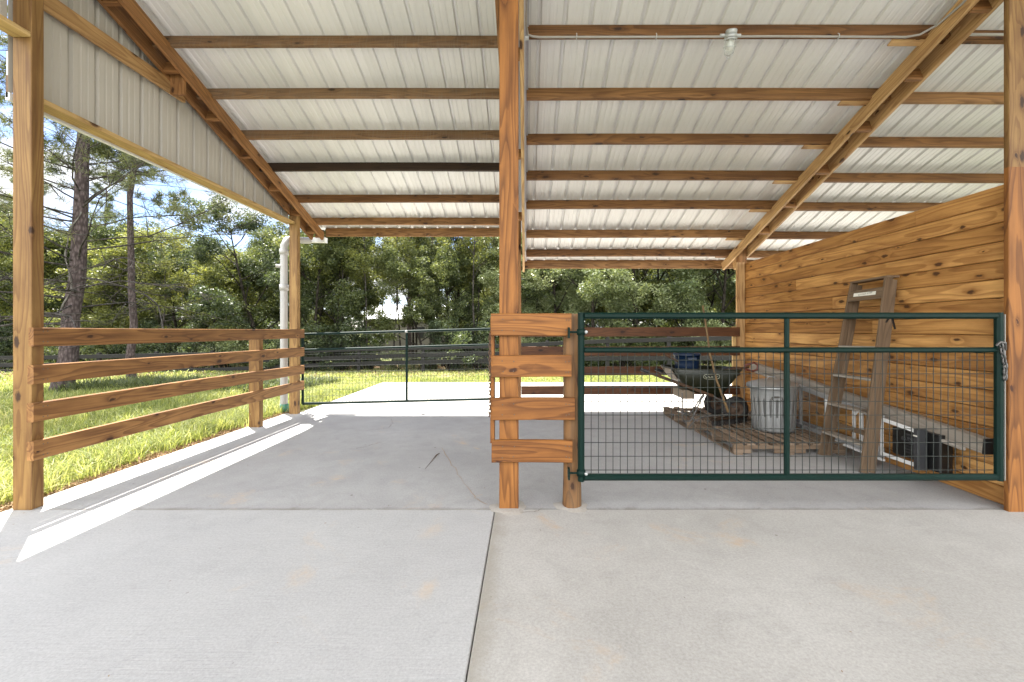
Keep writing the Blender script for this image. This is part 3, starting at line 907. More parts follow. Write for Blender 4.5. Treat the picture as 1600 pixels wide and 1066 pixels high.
# gable siding on the left
XS = -3.905
def side_top(D): return zl(D) + 0.03
sheet('siding', (XS, 3.255, 3.165), (0, 1, 0), (0, 0, 1), (1, 0, 0), 3.895, 1, M_SIDING, phase=0.215, topf=lambda t: side_top(3.255 + t) - 3.165, flip=-1)
sheet('siding', (XS, -1.5, 3.600), (0, 1, 0), (0, 0, 1), (1, 0, 0), 4.75, 1, M_SIDING, phase=0.11, topf=lambda t: side_top(-1.5 + t) - 3.600, flip=-1)
mb = MB(); mb.board((-3.812, 3.352, 3.140), (-3.812, 6.998, 3.100), 0.145, 0.038, (0, 0, 1)); mb.build('header', W_HEAD, barn)
mb = MB(); mb.board((-3.81, -1.25, 3.594), (-3.81, 3.258, 3.594), 0.145, 0.038, (0, 0, 1)); mb.build('header', W_HEAD, barn)
mb = MB(); mb.board((-3.84, 3.352, 3.99), (-3.84, 4.85, 3.99), 0.038, 0.145, (0, 0, 1)); mb.build('girt', W_TRUSS, barn)
mb = MB(); mb.box(-3.93, -3.90, 3.26, 7.15, 3.10, 3.16, ch=0.002); mb.build('edge_trim', M_WHITEM, barn)

# gutter end and fascia at the left eave
gt = thing('gutter', 'short end of a white metal gutter under the left eave', 'gutter', (-3.7, 7.9, 3.0))
mb = MB()
prof = [(-0.05, 0.09), (-0.05, 0.0), (0.03, 0.0), (0.075, 0.05), (0.08, 0.10), (0.074, 0.10), (0.069, 0.053), (0.028, 0.006), (-0.044, 0.006), (-0.044, 0.09)]
vs_ = [(x, 7.90 + a, 2.96 + b) for x in (-4.10, -3.66) for a, b in prof]
nP = len(prof)
fs = [(k, (k + 1) % nP, nP + (k + 1) % nP, nP + k) for k in range(nP)]
fs += [tuple(range(nP))[::-1], tuple(nP + k for k in range(nP))]
mb.add(vs_, fs)
mb.build('trough', M_WHITEM, gt)
mb = MB(); mb.box(-3.664, -3.660, 7.852, 7.976, 2.962, 3.056, ch=0.0005); mb.build('end_cap', M_WHITEM, gt)

# downspout
dn = thing('downspout', 'white PVC downspout pipe with a green foot behind the left corner post', 'downspout', (-4.03, 7.2, 0))
mb = MB(); r_ = 0.058
mb.tube([(-3.95, 7.90, 3.00), (-3.98, 7.70, 2.96), (-4.01, 7.42, 2.93), (-4.028, 7.28, 2.88), (-4.03, 7.2, 2.76), (-4.03, 7.2, 2.6), (-4.03, 7.2, 0.10)], r_, 16)
pipe = mb.build('pipe', M_PVC, dn)
mb = MB(); mb.lathe([(r_, 0), (r_ + 0.012, 0.0), (r_ + 0.012, 0.10), (r_, 0.10)], (-4.03, 7.2, 2.02), 18); mb.build('coupling', M_PVC, pipe)
mb = MB(); mb.lathe([(r_, 0), (r_ + 0.012, 0.0), (r_ + 0.012, 0.09), (r_, 0.09)], (-4.03, 7.2, 2.62), 18); mb.build('coupling', M_PVC, pipe)
mb = MB(); mb.tube([(-4.07, 7.17, 2.42), (-4.13, 7.13, 2.42)], 0.03, 12); mb.build('cleanout_plug', M_PVC, pipe)
mb = MB(); mb.lathe([(0.0, -0.1), (r_ + 0.014, -0.1), (r_ + 0.014, 0.10), (r_ + 0.008, 0.11), (r_, 0.11)], (-4.03, 7.2, 0.02), 18); mb.build('foot', M_PVCG, dn)

# ------------------------------------------------------------------ plank wall
pw = thing('plank_wall', 'tall partition wall of golden knotty pine planks', 'wall', (3.71, 5.3, 0))
seams = {0: 4.09, 3: 5.9, 5: 5.2, 7: 4.6, 9: 6.1, 11: 5.0, 13: 3.9, 15: 5.6}
nb = 17; bh = 2.49 / nb
mb = MB()
for i in range(nb):
    zt = 2.49 - i * bh
    zc = zt - bh / 2 + 0.002
    ends = [3.270, seams.get(i, None), 7.268]
    ends = [e for e in ends if e]
    for a, b in zip(ends[:-1], ends[1:]):
        xo = random.uniform(-0.0015, 0.0015)
        mb.board((3.719 + xo, a + 0.001, zc), (3.719 + xo, b - 0.001, zc), 0.038, bh - 0.0045, (0, 0, 1), ch=0.006, n=6, bow=0.002, bowdir=(1, 0, 0))
mb.build('planks', W_WALL, pw)
mb = MB(); mb.box(3.7385, 3.7425, 3.30, 7.26, 0.02, 2.47); mb.build('backing', W_CHAR, pw)
mb = MB(); mb.box(3.555, 3.692, 7.255, 7.295, 0.0, 2.50, ch=0.004); mb.build('end_trim', W_TRUSS, pw)

# ------------------------------------------------------------------ rail fences
lf = thing('rail_fence', 'four rail brown board fence along the left edge of the concrete', 'fence', (-3.72, 5.2, 0))
for (z0a, z1a, z0b, z1b, bw) in ((1.240, 1.384, 1.235, 1.378, -0.012), (0.951, 1.095, 0.925, 1.075, 0.008), (0.667, 0.811, 0.640, 0.785, 0.006), (0.373, 0.527, 0.385, 0.520, 0.004)):
    mb = MB()
    ya, yb = 3.235, 7.13
    th_ = 0.038 if z0a > 1.2 else (0.046 if z0a > 0.9 else 0.052)
    mb.board((-3.708 - (th_ - 0.038) / 2, ya, (z0a + z1a) / 2), (-3.672 - (th_ - 0.038) / 2, yb, (z0b + z1b) / 2), th_, 0.143, (0, 0, 1), ch=0.005, n=12, bow=bw)
    for yn in (3.30, 3.33, 6.08, 7.04):
        for q in (-0.04, 0.04):
            xf = -3.708 + 0.036 * (yn - ya) / (yb - ya) + 0.0192
            zz = (z0a + z1a) / 2 + ((z0b + z1b) - (z0a + z1a)) / 2 * (yn - ya) / (yb - ya) + q
            mb.lathe([(0.0, 0.001), (0.0045, 0.001), (0.005, -0.001)], (xf, yn, zz), 8, axis=(1, 0, 0), mi=1)
    mb.build('rail', [W_RAIL, M_NAIL], lf)
mb = MB(); mb.box(-3.875, -3.727, 6.04, 6.13, -0.2, 1.30, ch=0.004); mb.build('fence_post', W_POST, lf)

bf = thing('rail_fence', 'four rail reddish brown board fence across the back of the stall', 'fence', (1.7, 7.25, 0))
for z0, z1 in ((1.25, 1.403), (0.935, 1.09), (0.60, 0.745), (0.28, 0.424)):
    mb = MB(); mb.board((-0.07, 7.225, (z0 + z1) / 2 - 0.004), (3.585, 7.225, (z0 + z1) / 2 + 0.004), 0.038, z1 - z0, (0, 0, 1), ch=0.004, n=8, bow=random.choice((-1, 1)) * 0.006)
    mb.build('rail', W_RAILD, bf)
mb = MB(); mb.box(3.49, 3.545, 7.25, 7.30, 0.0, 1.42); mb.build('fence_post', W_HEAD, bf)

# short fence between the bays
sf = thing('short_fence', 'short panel of four orange boards between the square post and the round post', 'fence', (0.08, 3.22, 0))
for x0, x1, y0, y1, rr in ((767, 893, 490, 525, 0.75), (767, 893, 555.6, 589.6, 0.6), (768, 898.5, 622, 657, 0.35), (768, 894.5, 688.5, 723.5, 0.4)):
    s_ = FPX / 3.222
    mb = MB(); zc = CH - ((y0 + y1) / 2 - CY) / s_
    til = random.uniform(-0.003, 0.003)
    mb.board(((x0 - CX) / s_, 3.241, zc - til), ((x1 - CX) / s_, 3.241, zc + til), 0.037, (y1 - y0) / s_, (0, 0, 1), ch=0.005, rnd=rr, n=4, bow=0.002)
    for xn in (785.5, 803.0, 884.5, 889.0):
        for q in (0.25, 0.72):
            zz = zc + ((q - 0.5) * (y1 - y0) + random.uniform(-1, 1)) / s_
            mb.lathe([(0.0, 0.0), (0.0045, 0.0), (0.005, -0.002)], ((xn - CX + random.uniform(-1, 1)) / s_, 3.2215, zz), 8, axis=(0, -1, 0), mi=1)
    mb.build('rail', [W_ORANGE, M_NAIL], sf)
rp = MB()
pts = [(0.360 + 0.002 * math.sin(k), 3.338, 0.0 + k * 0.25) for k in range(6)] + [(0.360, 3.338, 1.46), (0.36, 3.338, 1.485)]
rp.tube(pts, [0.073, 0.069, 0.068, 0.067, 0.067, 0.066, 0.065, 0.058], 20)
rp.build('round_post', W_LOG, sf)
mb = MB(); mb.box(-0.268, -0.236, 3.28, 3.36, 0.50, 1.46, rnd=0.6); mb.build('upright_board', W_ORANGE, sf)
# mortar lumps round the post feet
M_MORTAR = plain('mortar', (0.35, 0.325, 0.29), 0.95, 0, 40, 0.25, bump=0.004)
for (x, y, r0) in ((-0.125, 3.30, 0.11), (0.36, 3.338, 0.10)):
    mb = MB(); mb.lathe([(r0 + 0.03, 0.001), (r0, 0.007), (r0 - 0.04, 0.012), (0.0, 0.013)], (x, y, 0.0), 22, mod=lambda a, i: 1 + 0.13 * math.sin(3 * a + 1) + 0.08 * math.sin(7 * a))
    mb.build('mortar_patch', M_MORTAR, sl3)

# ------------------------------------------------------------------ gates
def wires(mb, p00, p10, p01, dx, nz, r=0.0028):
    """p00 lower left, p10 lower right, p01 upper left"""
    p00, p10, p01 = Vector(p00), Vector(p10), Vector(p01)
    W_ = (p10 - p00).length; a = (p10 - p00).normalized(); up = p01 - p00
    n = int(W_ / dx)
    for i in range(1, n + 1):
        b = p00 + a * (i * W_ / (n + 1) + random.uniform(-.001, .001))
        mb.tube([b, b + up * 0.5 + Vector((0, random.uniform(-.003, .003), 0)), b + up], r, 5, cap=False)
    for k in range(nz):
        b = p00 + up * ((k + 0.25) / (nz))
        b.y -= r * 1.6
        mb.tube([b, b + a * W_], r, 5, cap=False)

GD = 3.20; gs = FPX / GD
def gx(px): return (px - CX) / gs
def gz(py): return CH - (py - CY) / gs
fg = thing('mesh_gate', 'closed dark green tube gate with wire mesh in front of the stall', 'gate', (gx(905), GD, gz(748)), group='green tube and mesh gates')
tr_ = 0.0235
xl, xr = gx(908), gx(1556)
zt, z2, zb = gz(493.5), gz(547), gz(745.5)
mb = MB()
def sq(p, q, w=0.047): mb.board(p, q, w, w, (0, 1, 0) if abs(Vector(q).z - Vector(p).z) > abs(Vector(q).x - Vector(p).x) else (0, 0, 1), ch=0.014)
sq((xl, GD, zb - 0.03), (xl, GD, zt + 0.024)); sq((xr + 0.02, GD, zb - 0.024), (xr + 0.02, GD, zt + 0.024), 0.05)
sq((xl + 0.0236, GD, zt), (xr - 0.0055, GD, zt)); sq((xl + 0.0236, GD, zb), (xr - 0.0055, GD, zb))
frame = mb.build('frame', M_GREEN, fg)
mb = MB(); sq((xl + 0.0236, GD + 0.001, z2), (xr - 0.0055, GD + 0.001, z2), 0.040); mb.build('rail', M_GREEN, fg)
xm = gx(1229.5)
mb = MB(); sq((xm, GD + 0.002, zb + 0.0236), (xm, GD + 0.002, z2 - 0.0202), 0.038); mb.build('stile', M_GREEN, fg)
mb = MB(); sq((xm, GD + 0.002, z2 + 0.0202), (xm, GD + 0.002, zt - 0.0236), 0.034); mb.build('stile', M_GREEN, fg)
mb = MB(); wires(mb, (xl + 0.024, GD + 0.024, zb + 0.02), (xr - 0.005, GD + 0.024, zb + 0.02), (xl + 0.024, GD + 0.024, z2), 0.0545, 9)
mb.build('wire_mesh', M_WIRE, fg)
mb = MB(); mb.box(xr + 0.047, xr + 0.053, GD - 0.02, GD + 0.02, zb - 0.02, zt + 0.01, ch=0.004); mb.build('edge_channel', M_COND, fg)
for z in (gz(519), gz(739)):
    mb = MB(); mb.tube([(xl - 0.09, GD - 0.005, z), (xl + 0.04, GD - 0.005, z)], 0.008, 8)
    mb.lathe([(0.0, -0.022), (0.033, -0.022), (0.033, 0.022), (0.0, 0.022)], (xl - 0.0, GD, z), 14)
    mb.box(xl - 0.098, xl - 0.085, GD - 0.03, GD + 0.03, z - 0.045, z + 0.035)
    h_ = mb.build('hinge', M_GREEN, fg)
    mb = MB(); mb.lathe([(0.0, 0.0), (0.013, 0.0), (0.013, 0.01), (0.0, 0.013)], (xl + 0.034, GD - 0.02, z), 6, axis=(0, -1, 0)); mb.build('bolt', M_GALVB, h_)

def chain_links(mb, pts, L=0.042, wd=0.018, r=0.004):
    """interlocked oval links along a polyline"""
    pts = [Vector(p) for p in pts]
    seg = []
    tot = sum((b - a).length for a, b in zip(pts[:-1], pts[1:]))
    n = max(1, int(tot / (L * 0.72)))
    def at(s):
        for a, b in zip(pts[:-1], pts[1:]):
            l = (b - a).length
            if s <= l: return a + (b - a) * (s / l), (b - a).normalized()
            s -= l
        return pts[-1], (pts[-1] - pts[-2]).normalized()
    for i in range(n):
        c, t = at((i + 0.5) * tot / n)
        s0 = Vector((1, 0.2, 0)) if i % 2 else Vector((0.2, 1, 0))
        s0 = (s0 - t * s0.dot(t)).normalized()
        ring = []
        for k in range(12):
            an = 2 * math.pi * k / 12
            ring.append(c + t * math.cos(an) * L / 2 + s0 * math.sin(an) * wd / 2 * (1.15 if abs(math.sin(an)) < 0.8 else 1))
        mb.tube(ring, r, 5, closed=True)
lc = MB(); chain_links(lc, [(xr + 0.0, GD - 0.034, gz(536)), (xr + 0.015, GD - 0.036, gz(555)), (xr + 0.028, GD - 0.038, gz(570)), (xr + 0.028, GD - 0.036, gz(592))], 0.05, 0.028, 0.006)
lc.tube([(xr - 0.03, GD - 0.03, gz(540)), (xr - 0.015, GD - 0.045, gz(534)), (xr + 0.02, GD - 0.045, gz(536)), (xr + 0.05, GD - 0.02, gz(546)), (xr + 0.058, GD + 0.03, gz(552))], 0.008, 8)
tag(lc.build('latch_chain', M_CHAINS, base=(xr, GD - 0.034, gz(536))), 'short grey steel chain and hook holding the front gate shut', 'chain')

# back gate of the left bay, standing slightly skew
pLb, pRb = P(473, 631, 7.26), P(772, 623.5, 7.5)
pLt, pRt = P(473, 522.5, 7.26), P(772, 514, 7.5)
pL2, pR2 = P(473, 547, 7.26), P(772, 538.5, 7.5)
bgt = thing('mesh_gate', 'thin green tube gate with wire mesh closing the far end of the left bay', 'gate', pLb, group='green tube and mesh gates')
mb = MB()
mb.tube([pLb, pLt], 0.021, 10); mb.tube([pRb, pRt], 0.021, 10); mb.tube([pLt, pRt], 0.021, 10); mb.tube([pLb, pRb], 0.021, 10)
mb.build('frame', M_GREEN, bgt)
mb = MB(); mb.tube([pL2, pR2], 0.019, 10); mb.build('rail', M_GREEN, bgt)
mm = lambda a, b, t: a + (b - a) * t
mb = MB(); mb.tube([mm(pLb, pRb, 0.535), mm(pLt, pRt, 0.535)], 0.02, 10); mb.build('stile', M_GREEN, bgt)
mb = MB(); wires(mb, pLb, pRb, pL2 - Vector((0, 0, 0)), 0.0545, 9, 0.0022); mb.build('wire_mesh', M_WIRE, bgt)
mb = MB(); c_ = mm(pLt, pRt, 0.535) + Vector((0, -0.02, -0.004)); mb.lathe([(0.0, 0.0), (0.025, 0.0), (0.02, 0.018), (0.0, 0.024)], c_, 10, axis=(0, -1, 0)); mb.build('cap', M_GALVB, bgt)

hc = MB()
s3 = FPX / 3.19
chain_links(hc, [((765.5 - CX) / s3, 3.19, CH - (y - CY) / s3) for y in (520, 560, 600, 640)] + [((764.5 - CX) / s3, 3.19, CH - (651 - CY) / s3)], 0.036, 0.016, 0.0035)
tag(hc.build('hanging_chain', M_CHAIN, base=((765 - CX) / s3, 3.19, CH)), 'long thin rusty chain hanging beside the short orange board fence', 'chain')

# ------------------------------------------------------------------ conduit and light
D1 = 3.84
cz = zr(D1) - 0.071
yf = D1 - 0.045
cd = thing('conduit', 'thin white electrical conduit running along the nearest roof timber', 'conduit', (0, yf, cz))
mb = MB()
pts = [(0.008, 2.2, zr(2.2) - 0.15), (0.008, 3.40, zr(3.40) - 0.12), (0.006, 3.72, cz + 0.05), (0.02, yf - 0.012, cz + 0.012), (0.06, yf - 0.006, cz), (0.12, yf, cz - 0.003), (1.2, yf, cz - 0.001), (2.2, yf, cz + 0.004), (3.35, yf, cz - 0.002), (3.45, yf - 0.02, cz + 0.005), (3.53, yf - 0.10, cz + 0.035), (3.545, 3.5, zr(3.5) - 0.12), (3.545, 2.2, zr(2.2) - 0.12)]
mb.tube(pts, 0.0095, 10)
mb.build('pipe', M_COND, cd)
mb = MB(); mb.tube([(3.84, yf, cz + 0.02), (7.0, yf, cz + 0.02)], 0.0115, 8); mb.build('pipe', M_COND, cd)
for x in (0.45, 1.15, 2.75):
    mb = MB(); mb.tube([(x, yf + 0.016, cz - 0.018), (x, yf - 0.016, cz - 0.014), (x, yf - 0.018, cz + 0.012), (x, yf - 0.002, cz + 0.03)], 0.004, 6); mb.build('strap', M_GALVB, cd)
mb = MB(); mb.box(-0.002, 0.03, yf - 0.03, yf + 0.0, cz - 0.035, cz - 0.008); mb.build('strap', M_GALVB, cd)

lp = P(1141, 58, yf)
jl = thing('jar_light', 'caged glass jar lamp hanging from the conduit under the roof', 'lamp', (lp.x, yf, lp.z))
ax = Vector((0.05, 0.42, -1)).normalized()
c0 = Vector((lp.x - 0.004, yf - 0.035, lp.z + 0.045))
mb = MB(); mb.lathe([(0.0, -0.0), (0.040, 0.0), (0.047, 0.01), (0.047, 0.035), (0.042, 0.037)], c0, 24, axis=ax)
mb.tube([c0 + ax * 0.018 + Vector((-0.09, 0.02, -0.02)), c0 + ax * 0.018 + Vector((0.09, 0.02, -0.02))], 0.013, 10)
mb.build('junction_box', M_GALVB, jl)
mb = MB(); mb.lathe([(0.044, 0.038), (0.052, 0.040), (0.052, 0.062), (0.046, 0.064)], c0, 24, axis=ax)
mb.lathe([(0.049, 0.066), (0.055, 0.068), (0.054, 0.078), (0.046, 0.080)], c0, 24, axis=ax); mb.build('guard_ring', M_GALVB, jl)
mb = MB(); mb.lathe([(0.040, 0.065), (0.043, 0.09), (0.043, 0.15), (0.037, 0.18), (0.022, 0.198), (0.0, 0.204)], c0, 24, axis=ax); mb.build('glass_jar', M_GLASS, jl)
gd_ = MB()
xx = ax.orthogonal().normalized(); yy = ax.cross(xx)
for k in range(4):
    an = 0.6 + k * math.pi / 2; q = xx * math.cos(an) + yy * math.sin(an)
    gd_.tube([c0 + ax * 0.075 + q * 0.050, c0 + ax * 0.14 + q * 0.053, c0 + ax * 0.19 + q * 0.042, c0 + ax * 0.222 + q * 0.004], 0.003, 6)
ring = [c0 + ax * 0.135 + (xx * math.cos(t) + yy * math.sin(t)) * 0.053 for t in np.linspace(0, 2 * math.pi, 20, endpoint=False)]
gd_.tube(ring, 0.0028, 6, closed=True)
gd_.build('wire_guard', M_GALVB, jl)
mb = MB(); mb.lathe([(0.0, 0.07), (0.016, 0.07), (0.016, 0.09), (0.026, 0.115), (0.027, 0.135), (0.018, 0.155), (0.0, 0.163)], c0, 16, axis=ax)
mb.build('bulb', plain('unlit_bulb', (0.75, 0.74, 0.70), 0.3), jl)

# ------------------------------------------------------------------ pallets
def pallet(name, label, x0, y0, lx, ly, nbo, skip=(), z=0.0, rot=0.0):
    t = thing(name, label, 'pallet', (x0 + lx / 2, y0 + ly / 2, z), group='wooden pallets on the stall floor')
    for k in range(3):       # notched stringers along X
        yk = y0 + 0.02 + k * (ly - 0.04) / 2
        mb = MB()
        mb.box(x0, x0 + lx, yk - 0.019, yk + 0.019, z + 0.062, z + 0.106, ch=0.003)
        r0 = random.random()
        for a, b in ((0, 0.16), (0.36, 0.64), (0.84, 1.0)):
            mb.box(x0 + lx * a, x0 + lx * b, yk - 0.019, yk + 0.019, z + 0.017, z + 0.0615, ch=0.003)
        mb.build('stringer', W_PALLET, t)
    for i in range(nbo):
        if i in skip: continue
        xx_ = x0 + 0.045 + i * (lx - 0.09) / (nbo - 1) + random.uniform(-.006, .006)
        mb = MB(); w_ = random.uniform(0.082, 0.098)
        mb.board((xx_, y0 - 0.008, z + 0.1155), (xx_ + random.uniform(-.01, .01), y0 + ly + 0.008, z + 0.1155), w_, 0.017, (0, 0, 1), ch=0.003, n=4, bow=0.002)
        mb.build('deck_board', W_PALLET, t)
    for f in (0.04, 0.5, 0.96):
        mb = MB(); mb.board((x0 + lx * f, y0, z + 0.0082), (x0 + lx * f, y0 + ly, z + 0.0082), 0.09, 0.015, (0, 0, 1)); mb.build('bottom_board', W_PALLET, t)
    return t
pallet('pallet', 'nearer wooden pallet with the metal trash can standing on it', 2.275, 4.70, 1.22, 1.10, 9)
pallet('pallet', 'farther wooden pallet with gaps under the wheelbarrow', 2.22, 5.90, 1.20, 1.05, 8, skip=(2, 5))

# ------------------------------------------------------------------ trash can
tcx, tcy, tz = 3.07, 5.34, 0.1245
can = thing('trash_can', 'ribbed galvanised metal trash can standing on the pallet', 'trash can', (tcx, tcy, tz))
mb = MB()
nr = 22
def ribs(a, i):
    return 1 + (0.014 * max(-1, min(1, 2.2 * math.cos(nr * a))) if 3 <= i <= 6 else 0)
mb.lathe([(0.0, 0.01), (0.222, 0.01), (0.222, 0.0), (0.228, 0.03), (0.232, 0.06), (0.238, 0.20), (0.248, 0.38), (0.254, 0.45), (0.258, 0.48), (0.266, 0.54), (0.272, 0.548), (0.266, 0.556), (0.258, 0.55), (0.225, 0.05), (0.0, 0.03)], (tcx, tcy, tz), 176, mod=ribs)
body = mb.build('can_body', M_GALV, can)
for an in (-1.95, 1.2):
    d = Vector((math.cos(an), math.sin(an), 0)); s_ = Vector((-d.y, d.x, 0)); c_ = Vector((tcx, tcy, tz + 0.44)) + d * 0.257
    mb = MB(); mb.tube([c_ + s_ * -0.05, c_ + s_ * -0.055 + d * 0.02 + Vector((0, 0, -0.02)), c_ + s_ * -0.03 + d * 0.03 + Vector((0, 0, -0.045)), c_ + s_ * 0.03 + d * 0.03 + Vector((0, 0, -0.045)), c_ + s_ * 0.055 + d * 0.02 + Vector((0, 0, -0.02)), c_ + s_ * 0.05, ], 0.005, 8)
    mb.box(c_.x - 0.03, c_.x + 0.03, c_.y - 0.006, c_.y + 0.006, c_.z - 0.012, c_.z + 0.012)
    mb.build('handle', M_BARK_STEEL, body)
lidax = Vector((-0.06, -0.05, 1)).normalized()
lc_ = Vector((tcx - 0.01, tcy + 0.02, tz + 0.562))
mb = MB(); mb.lathe([(0.282, -0.02), (0.286, -0.02), (0.286, 0.008), (0.25, 0.022), (0.16, 0.05), (0.10, 0.058), (0.0, 0.062)], lc_, 48, axis=lidax)
lid = mb.build('lid', M_GALV, can)
mb = MB(); mb.tube([lc_ + lidax * 0.06 + Vector((-0.06, 0, 0)), lc_ + lidax * 0.095 + Vector((-0.045, 0, 0)), lc_ + lidax * 0.095 + Vector((0.045, 0, 0)), lc_ + lidax * 0.06 + Vector((0.06, 0, 0))], 0.006, 8); mb.build('handle', M_GALV, lid)

# ------------------------------------------------------------------ wheelbarrow
wz = 0.125
wb = thing('wheelbarrow', 'two-wheeled wheelbarrow with a dark green tub standing on the far pallet', 'wheelbarrow', (2.65, 6.0, wz))
Dn, Df = 5.72, 6.36
ym = (Dn + Df) / 2
# tub: near rim corners from pixels
def tub_ring(px0, py0, px1, py1, shrink):
    a = P(px0, py0, Dn + shrink); b = P(px1, py1, Dn + shrink)
    return a, b
rimA, rimB = P(1054, 577, Dn), P(1163, 579, Dn)
botA, botB = P(1076, 611, Dn + 0.10), P(1128, 622, Dn + 0.10)
def loop(a, b, yn, yf_):
    return [Vector((a.x, yn, a.z)), Vector((b.x, yn, b.z)), Vector((b.x, yf_, b.z)), Vector((a.x, yf_, a.z))]
outer = [loop(rimA, rimB, Dn, Df), loop(rimA.lerp(botA, 0.5) + Vector((-0.01, 0, 0)), rimB.lerp(botB, 0.45), Dn + 0.035, Df - 0.035), loop(botA, botB, Dn + 0.10, Df - 0.10)]
def rounded(lp_, rr=0.09, k=5):
    out = []
    for i in range(4):
        p = lp_[i]; a = lp_[i - 1]; b = lp_[(i + 1) % 4]
        da = (a - p).normalized() * rr; db = (b - p).normalized() * rr
        for j in range(k + 1):
            t = j / k
            out.append((p + da) * (1 - t) ** 2 + p * 2 * t * (1 - t) + (p + db) * t ** 2)
    return out
rings = [rounded(l) for l in outer]
ctr = Vector((sum(p.x for p in rings[0]) / len(rings[0]), ym, 0))
inn = []
for rg_ in rings:
    inn.append([p + (Vector((ctr.x, ym, p.z)) - p).normalized() * 0.006 + Vector((0, 0, 0.004)) for p in rg_])
allr = rings[::-1] + inn
vs_ = [p for rg_ in allr for p in rg_]
m_ = len(rings[0]); fs = []
for i in range(len(allr) - 1):
    for k in range(m_):
        k2 = (k + 1) % m_
        fs.append((i * m_ + k, i * m_ + k2, (i + 1) * m_ + k2, (i + 1) * m_ + k))
fs.append(tuple(range(m_))[::-1]); fs.append(tuple((len(allr) - 1) * m_ + k for k in range(m_)))
mb = MB(); mb.add(vs_, fs, smooth=True)
tub = mb.build('tub', M_TUB, wb)
mb = MB(); mb.tube([p + Vector((0, 0, 0.002)) for p in rings[0]], 0.009, 6, closed=True); mb.build('rim', M_TUB, tub)
# print on the tub's side
nside = None
tp = P(1113, 589, Dn)
bdg = MB()
ring = []
for k in range(28):
    an = 2 * math.pi * k / 28
    ring.append(Vector((tp.x + 0.105 * math.copysign(abs(math.cos(an)) ** 0.6, math.cos(an)), Dn + 0.012 + 0.0, tp.z + 0.034 * math.copysign(abs(math.sin(an)) ** 0.6, math.sin(an)))))
tilt = (outer[1][0].y - Dn) / (rimA.z - outer[1][0].z)
for q in ring: q.y = Dn + (rimA.z - q.z) * tilt - 0.004
bdg.tube(ring, 0.0035, 4, closed=True)
bdg.build('badge', M_BADGE, tub)

def text(body_, size, loc, rot, mat, name, parent, extrude=0.0005, shear=0.0, sx=1.0):
    cu = bpy.data.curves.new(name, 'FONT'); cu.body = body_; cu.size = size; cu.extrude = extrude
    cu.align_x = 'CENTER'; cu.align_y = 'CENTER'; cu.shear = shear
    to = bpy.data.objects.new(name + '_tmp', cu); COL.objects.link(to)
    dg = bpy.context.evaluated_depsgraph_get()
    me = bpy.data.meshes.new_from_object(to.evaluated_get(dg)); me.name = name
    M = Matrix.Translation(Vector(loc) - org(parent)) @ rot @ Matrix.Diagonal((sx, 1, 1, 1))
    me.transform(M)
    bpy.data.objects.remove(to, do_unlink=True)
    me.materials.clear(); me.materials.append(mat)
    ob = bpy.data.objects.new(name, me); COL.objects.link(ob); ob.parent = parent
    return ob
rt = Matrix.Rotation(R(90) - math.atan(tilt), 4, 'X')
text('OLEYP', 0.052, (tp.x, Dn + (rimA.z - tp.z) * tilt - 0.005, tp.z), rt, M_BADGE, 'lettering', tub, sx=1.15)
# tan sheet on the tub's back end, the light there put into its colour
mb = MB()
a_ = outer[0][0]; b_ = outer[0][3]; c_ = outer[1][3]; d_ = outer[1][0]
q = [Vector((p.x - 0.008, p.y + s * 0.1, p.z - 0.01)) for p, s in ((a_, 1), (b_, -1), (c_, -1), (d_, 1))]
q += [p + Vector((-0.004, 0, 0)) for p in q]
mb.add(q, [(0, 1, 2, 3), (7, 6, 5, 4), (0, 4, 5, 1), (1, 5, 6, 2), (2, 6, 7, 3), (3, 7, 4, 0)]); mb.build('lit_rear_end', M_TAN, wb)
# handles
for (x0, y0, x1, y1, D) in ((1002, 577.5, 1114, 619, Dn + 0.06), (1025, 577, 1118, 611, Df - 0.06)):
    a = P(x0, y0, D); b = P(x1, y1, D)
    mb = MB(); mb.board(a, b, 0.034, 0.04, (0, 0, 1), ch=0.009); h = mb.build('handle', W_HANDLED, wb)
    mb = MB(); mb.tube([a - (b - a).normalized() * 0.012, a + (b - a).normalized() * 0.10], 0.024, 10); mb.build('grip', M_BLACK, h)
# wheels
def wheel(c, r, w, parent):
    mb = MB()
    ring = [(0.0, -w / 2 * 0.4)]
    prof = [(r * 0.55, -w * 0.35), (r * 0.80, -w * 0.5), (r * 0.95, -w * 0.36), (r, -w * 0.12), (r, w * 0.12), (r * 0.95, w * 0.36), (r * 0.80, w * 0.5), (r * 0.55, w * 0.35), (r * 0.55, -w * 0.35)]
    mb.lathe(prof, c, 36, axis=(0, 1, 0), mod=lambda a, i: 1 + (0.012 * math.copysign(1, math.sin(18 * a)) if 2 <= i <= 5 else 0))
    t = mb.build('wheel', M_RUBBER, parent)
    mb = MB(); mb.lathe([(0.0, -w * 0.42), (r * 0.16, -w * 0.42), (r * 0.18, -w * 0.15), (r * 0.45, -w * 0.12), (r * 0.56, -w * 0.34), (r * 0.58, -w * 0.34), (r * 0.58, w * 0.34), (r * 0.45, w * 0.12), (r * 0.18, w * 0.15), (r * 0.16, w * 0.42), (0.0, w * 0.42)], c, 24, axis=(0, 1, 0))
    mb.build('rim', M_RUST, t)
    return t
wr = 0.172
wc1 = Vector((P(1149, 640, 5.82).x, 5.82, wz + wr)); wc2 = Vector((P(1113, 640, 6.3).x + 0.05, 6.3, wz + wr))
wheel(wc1, wr, 0.09, wb); wheel(wc2, wr, 0.09, wb)
mb = MB(); mb.tube([wc1, wc2], 0.011, 8); mb.build('axle', M_BARK_STEEL, wb)
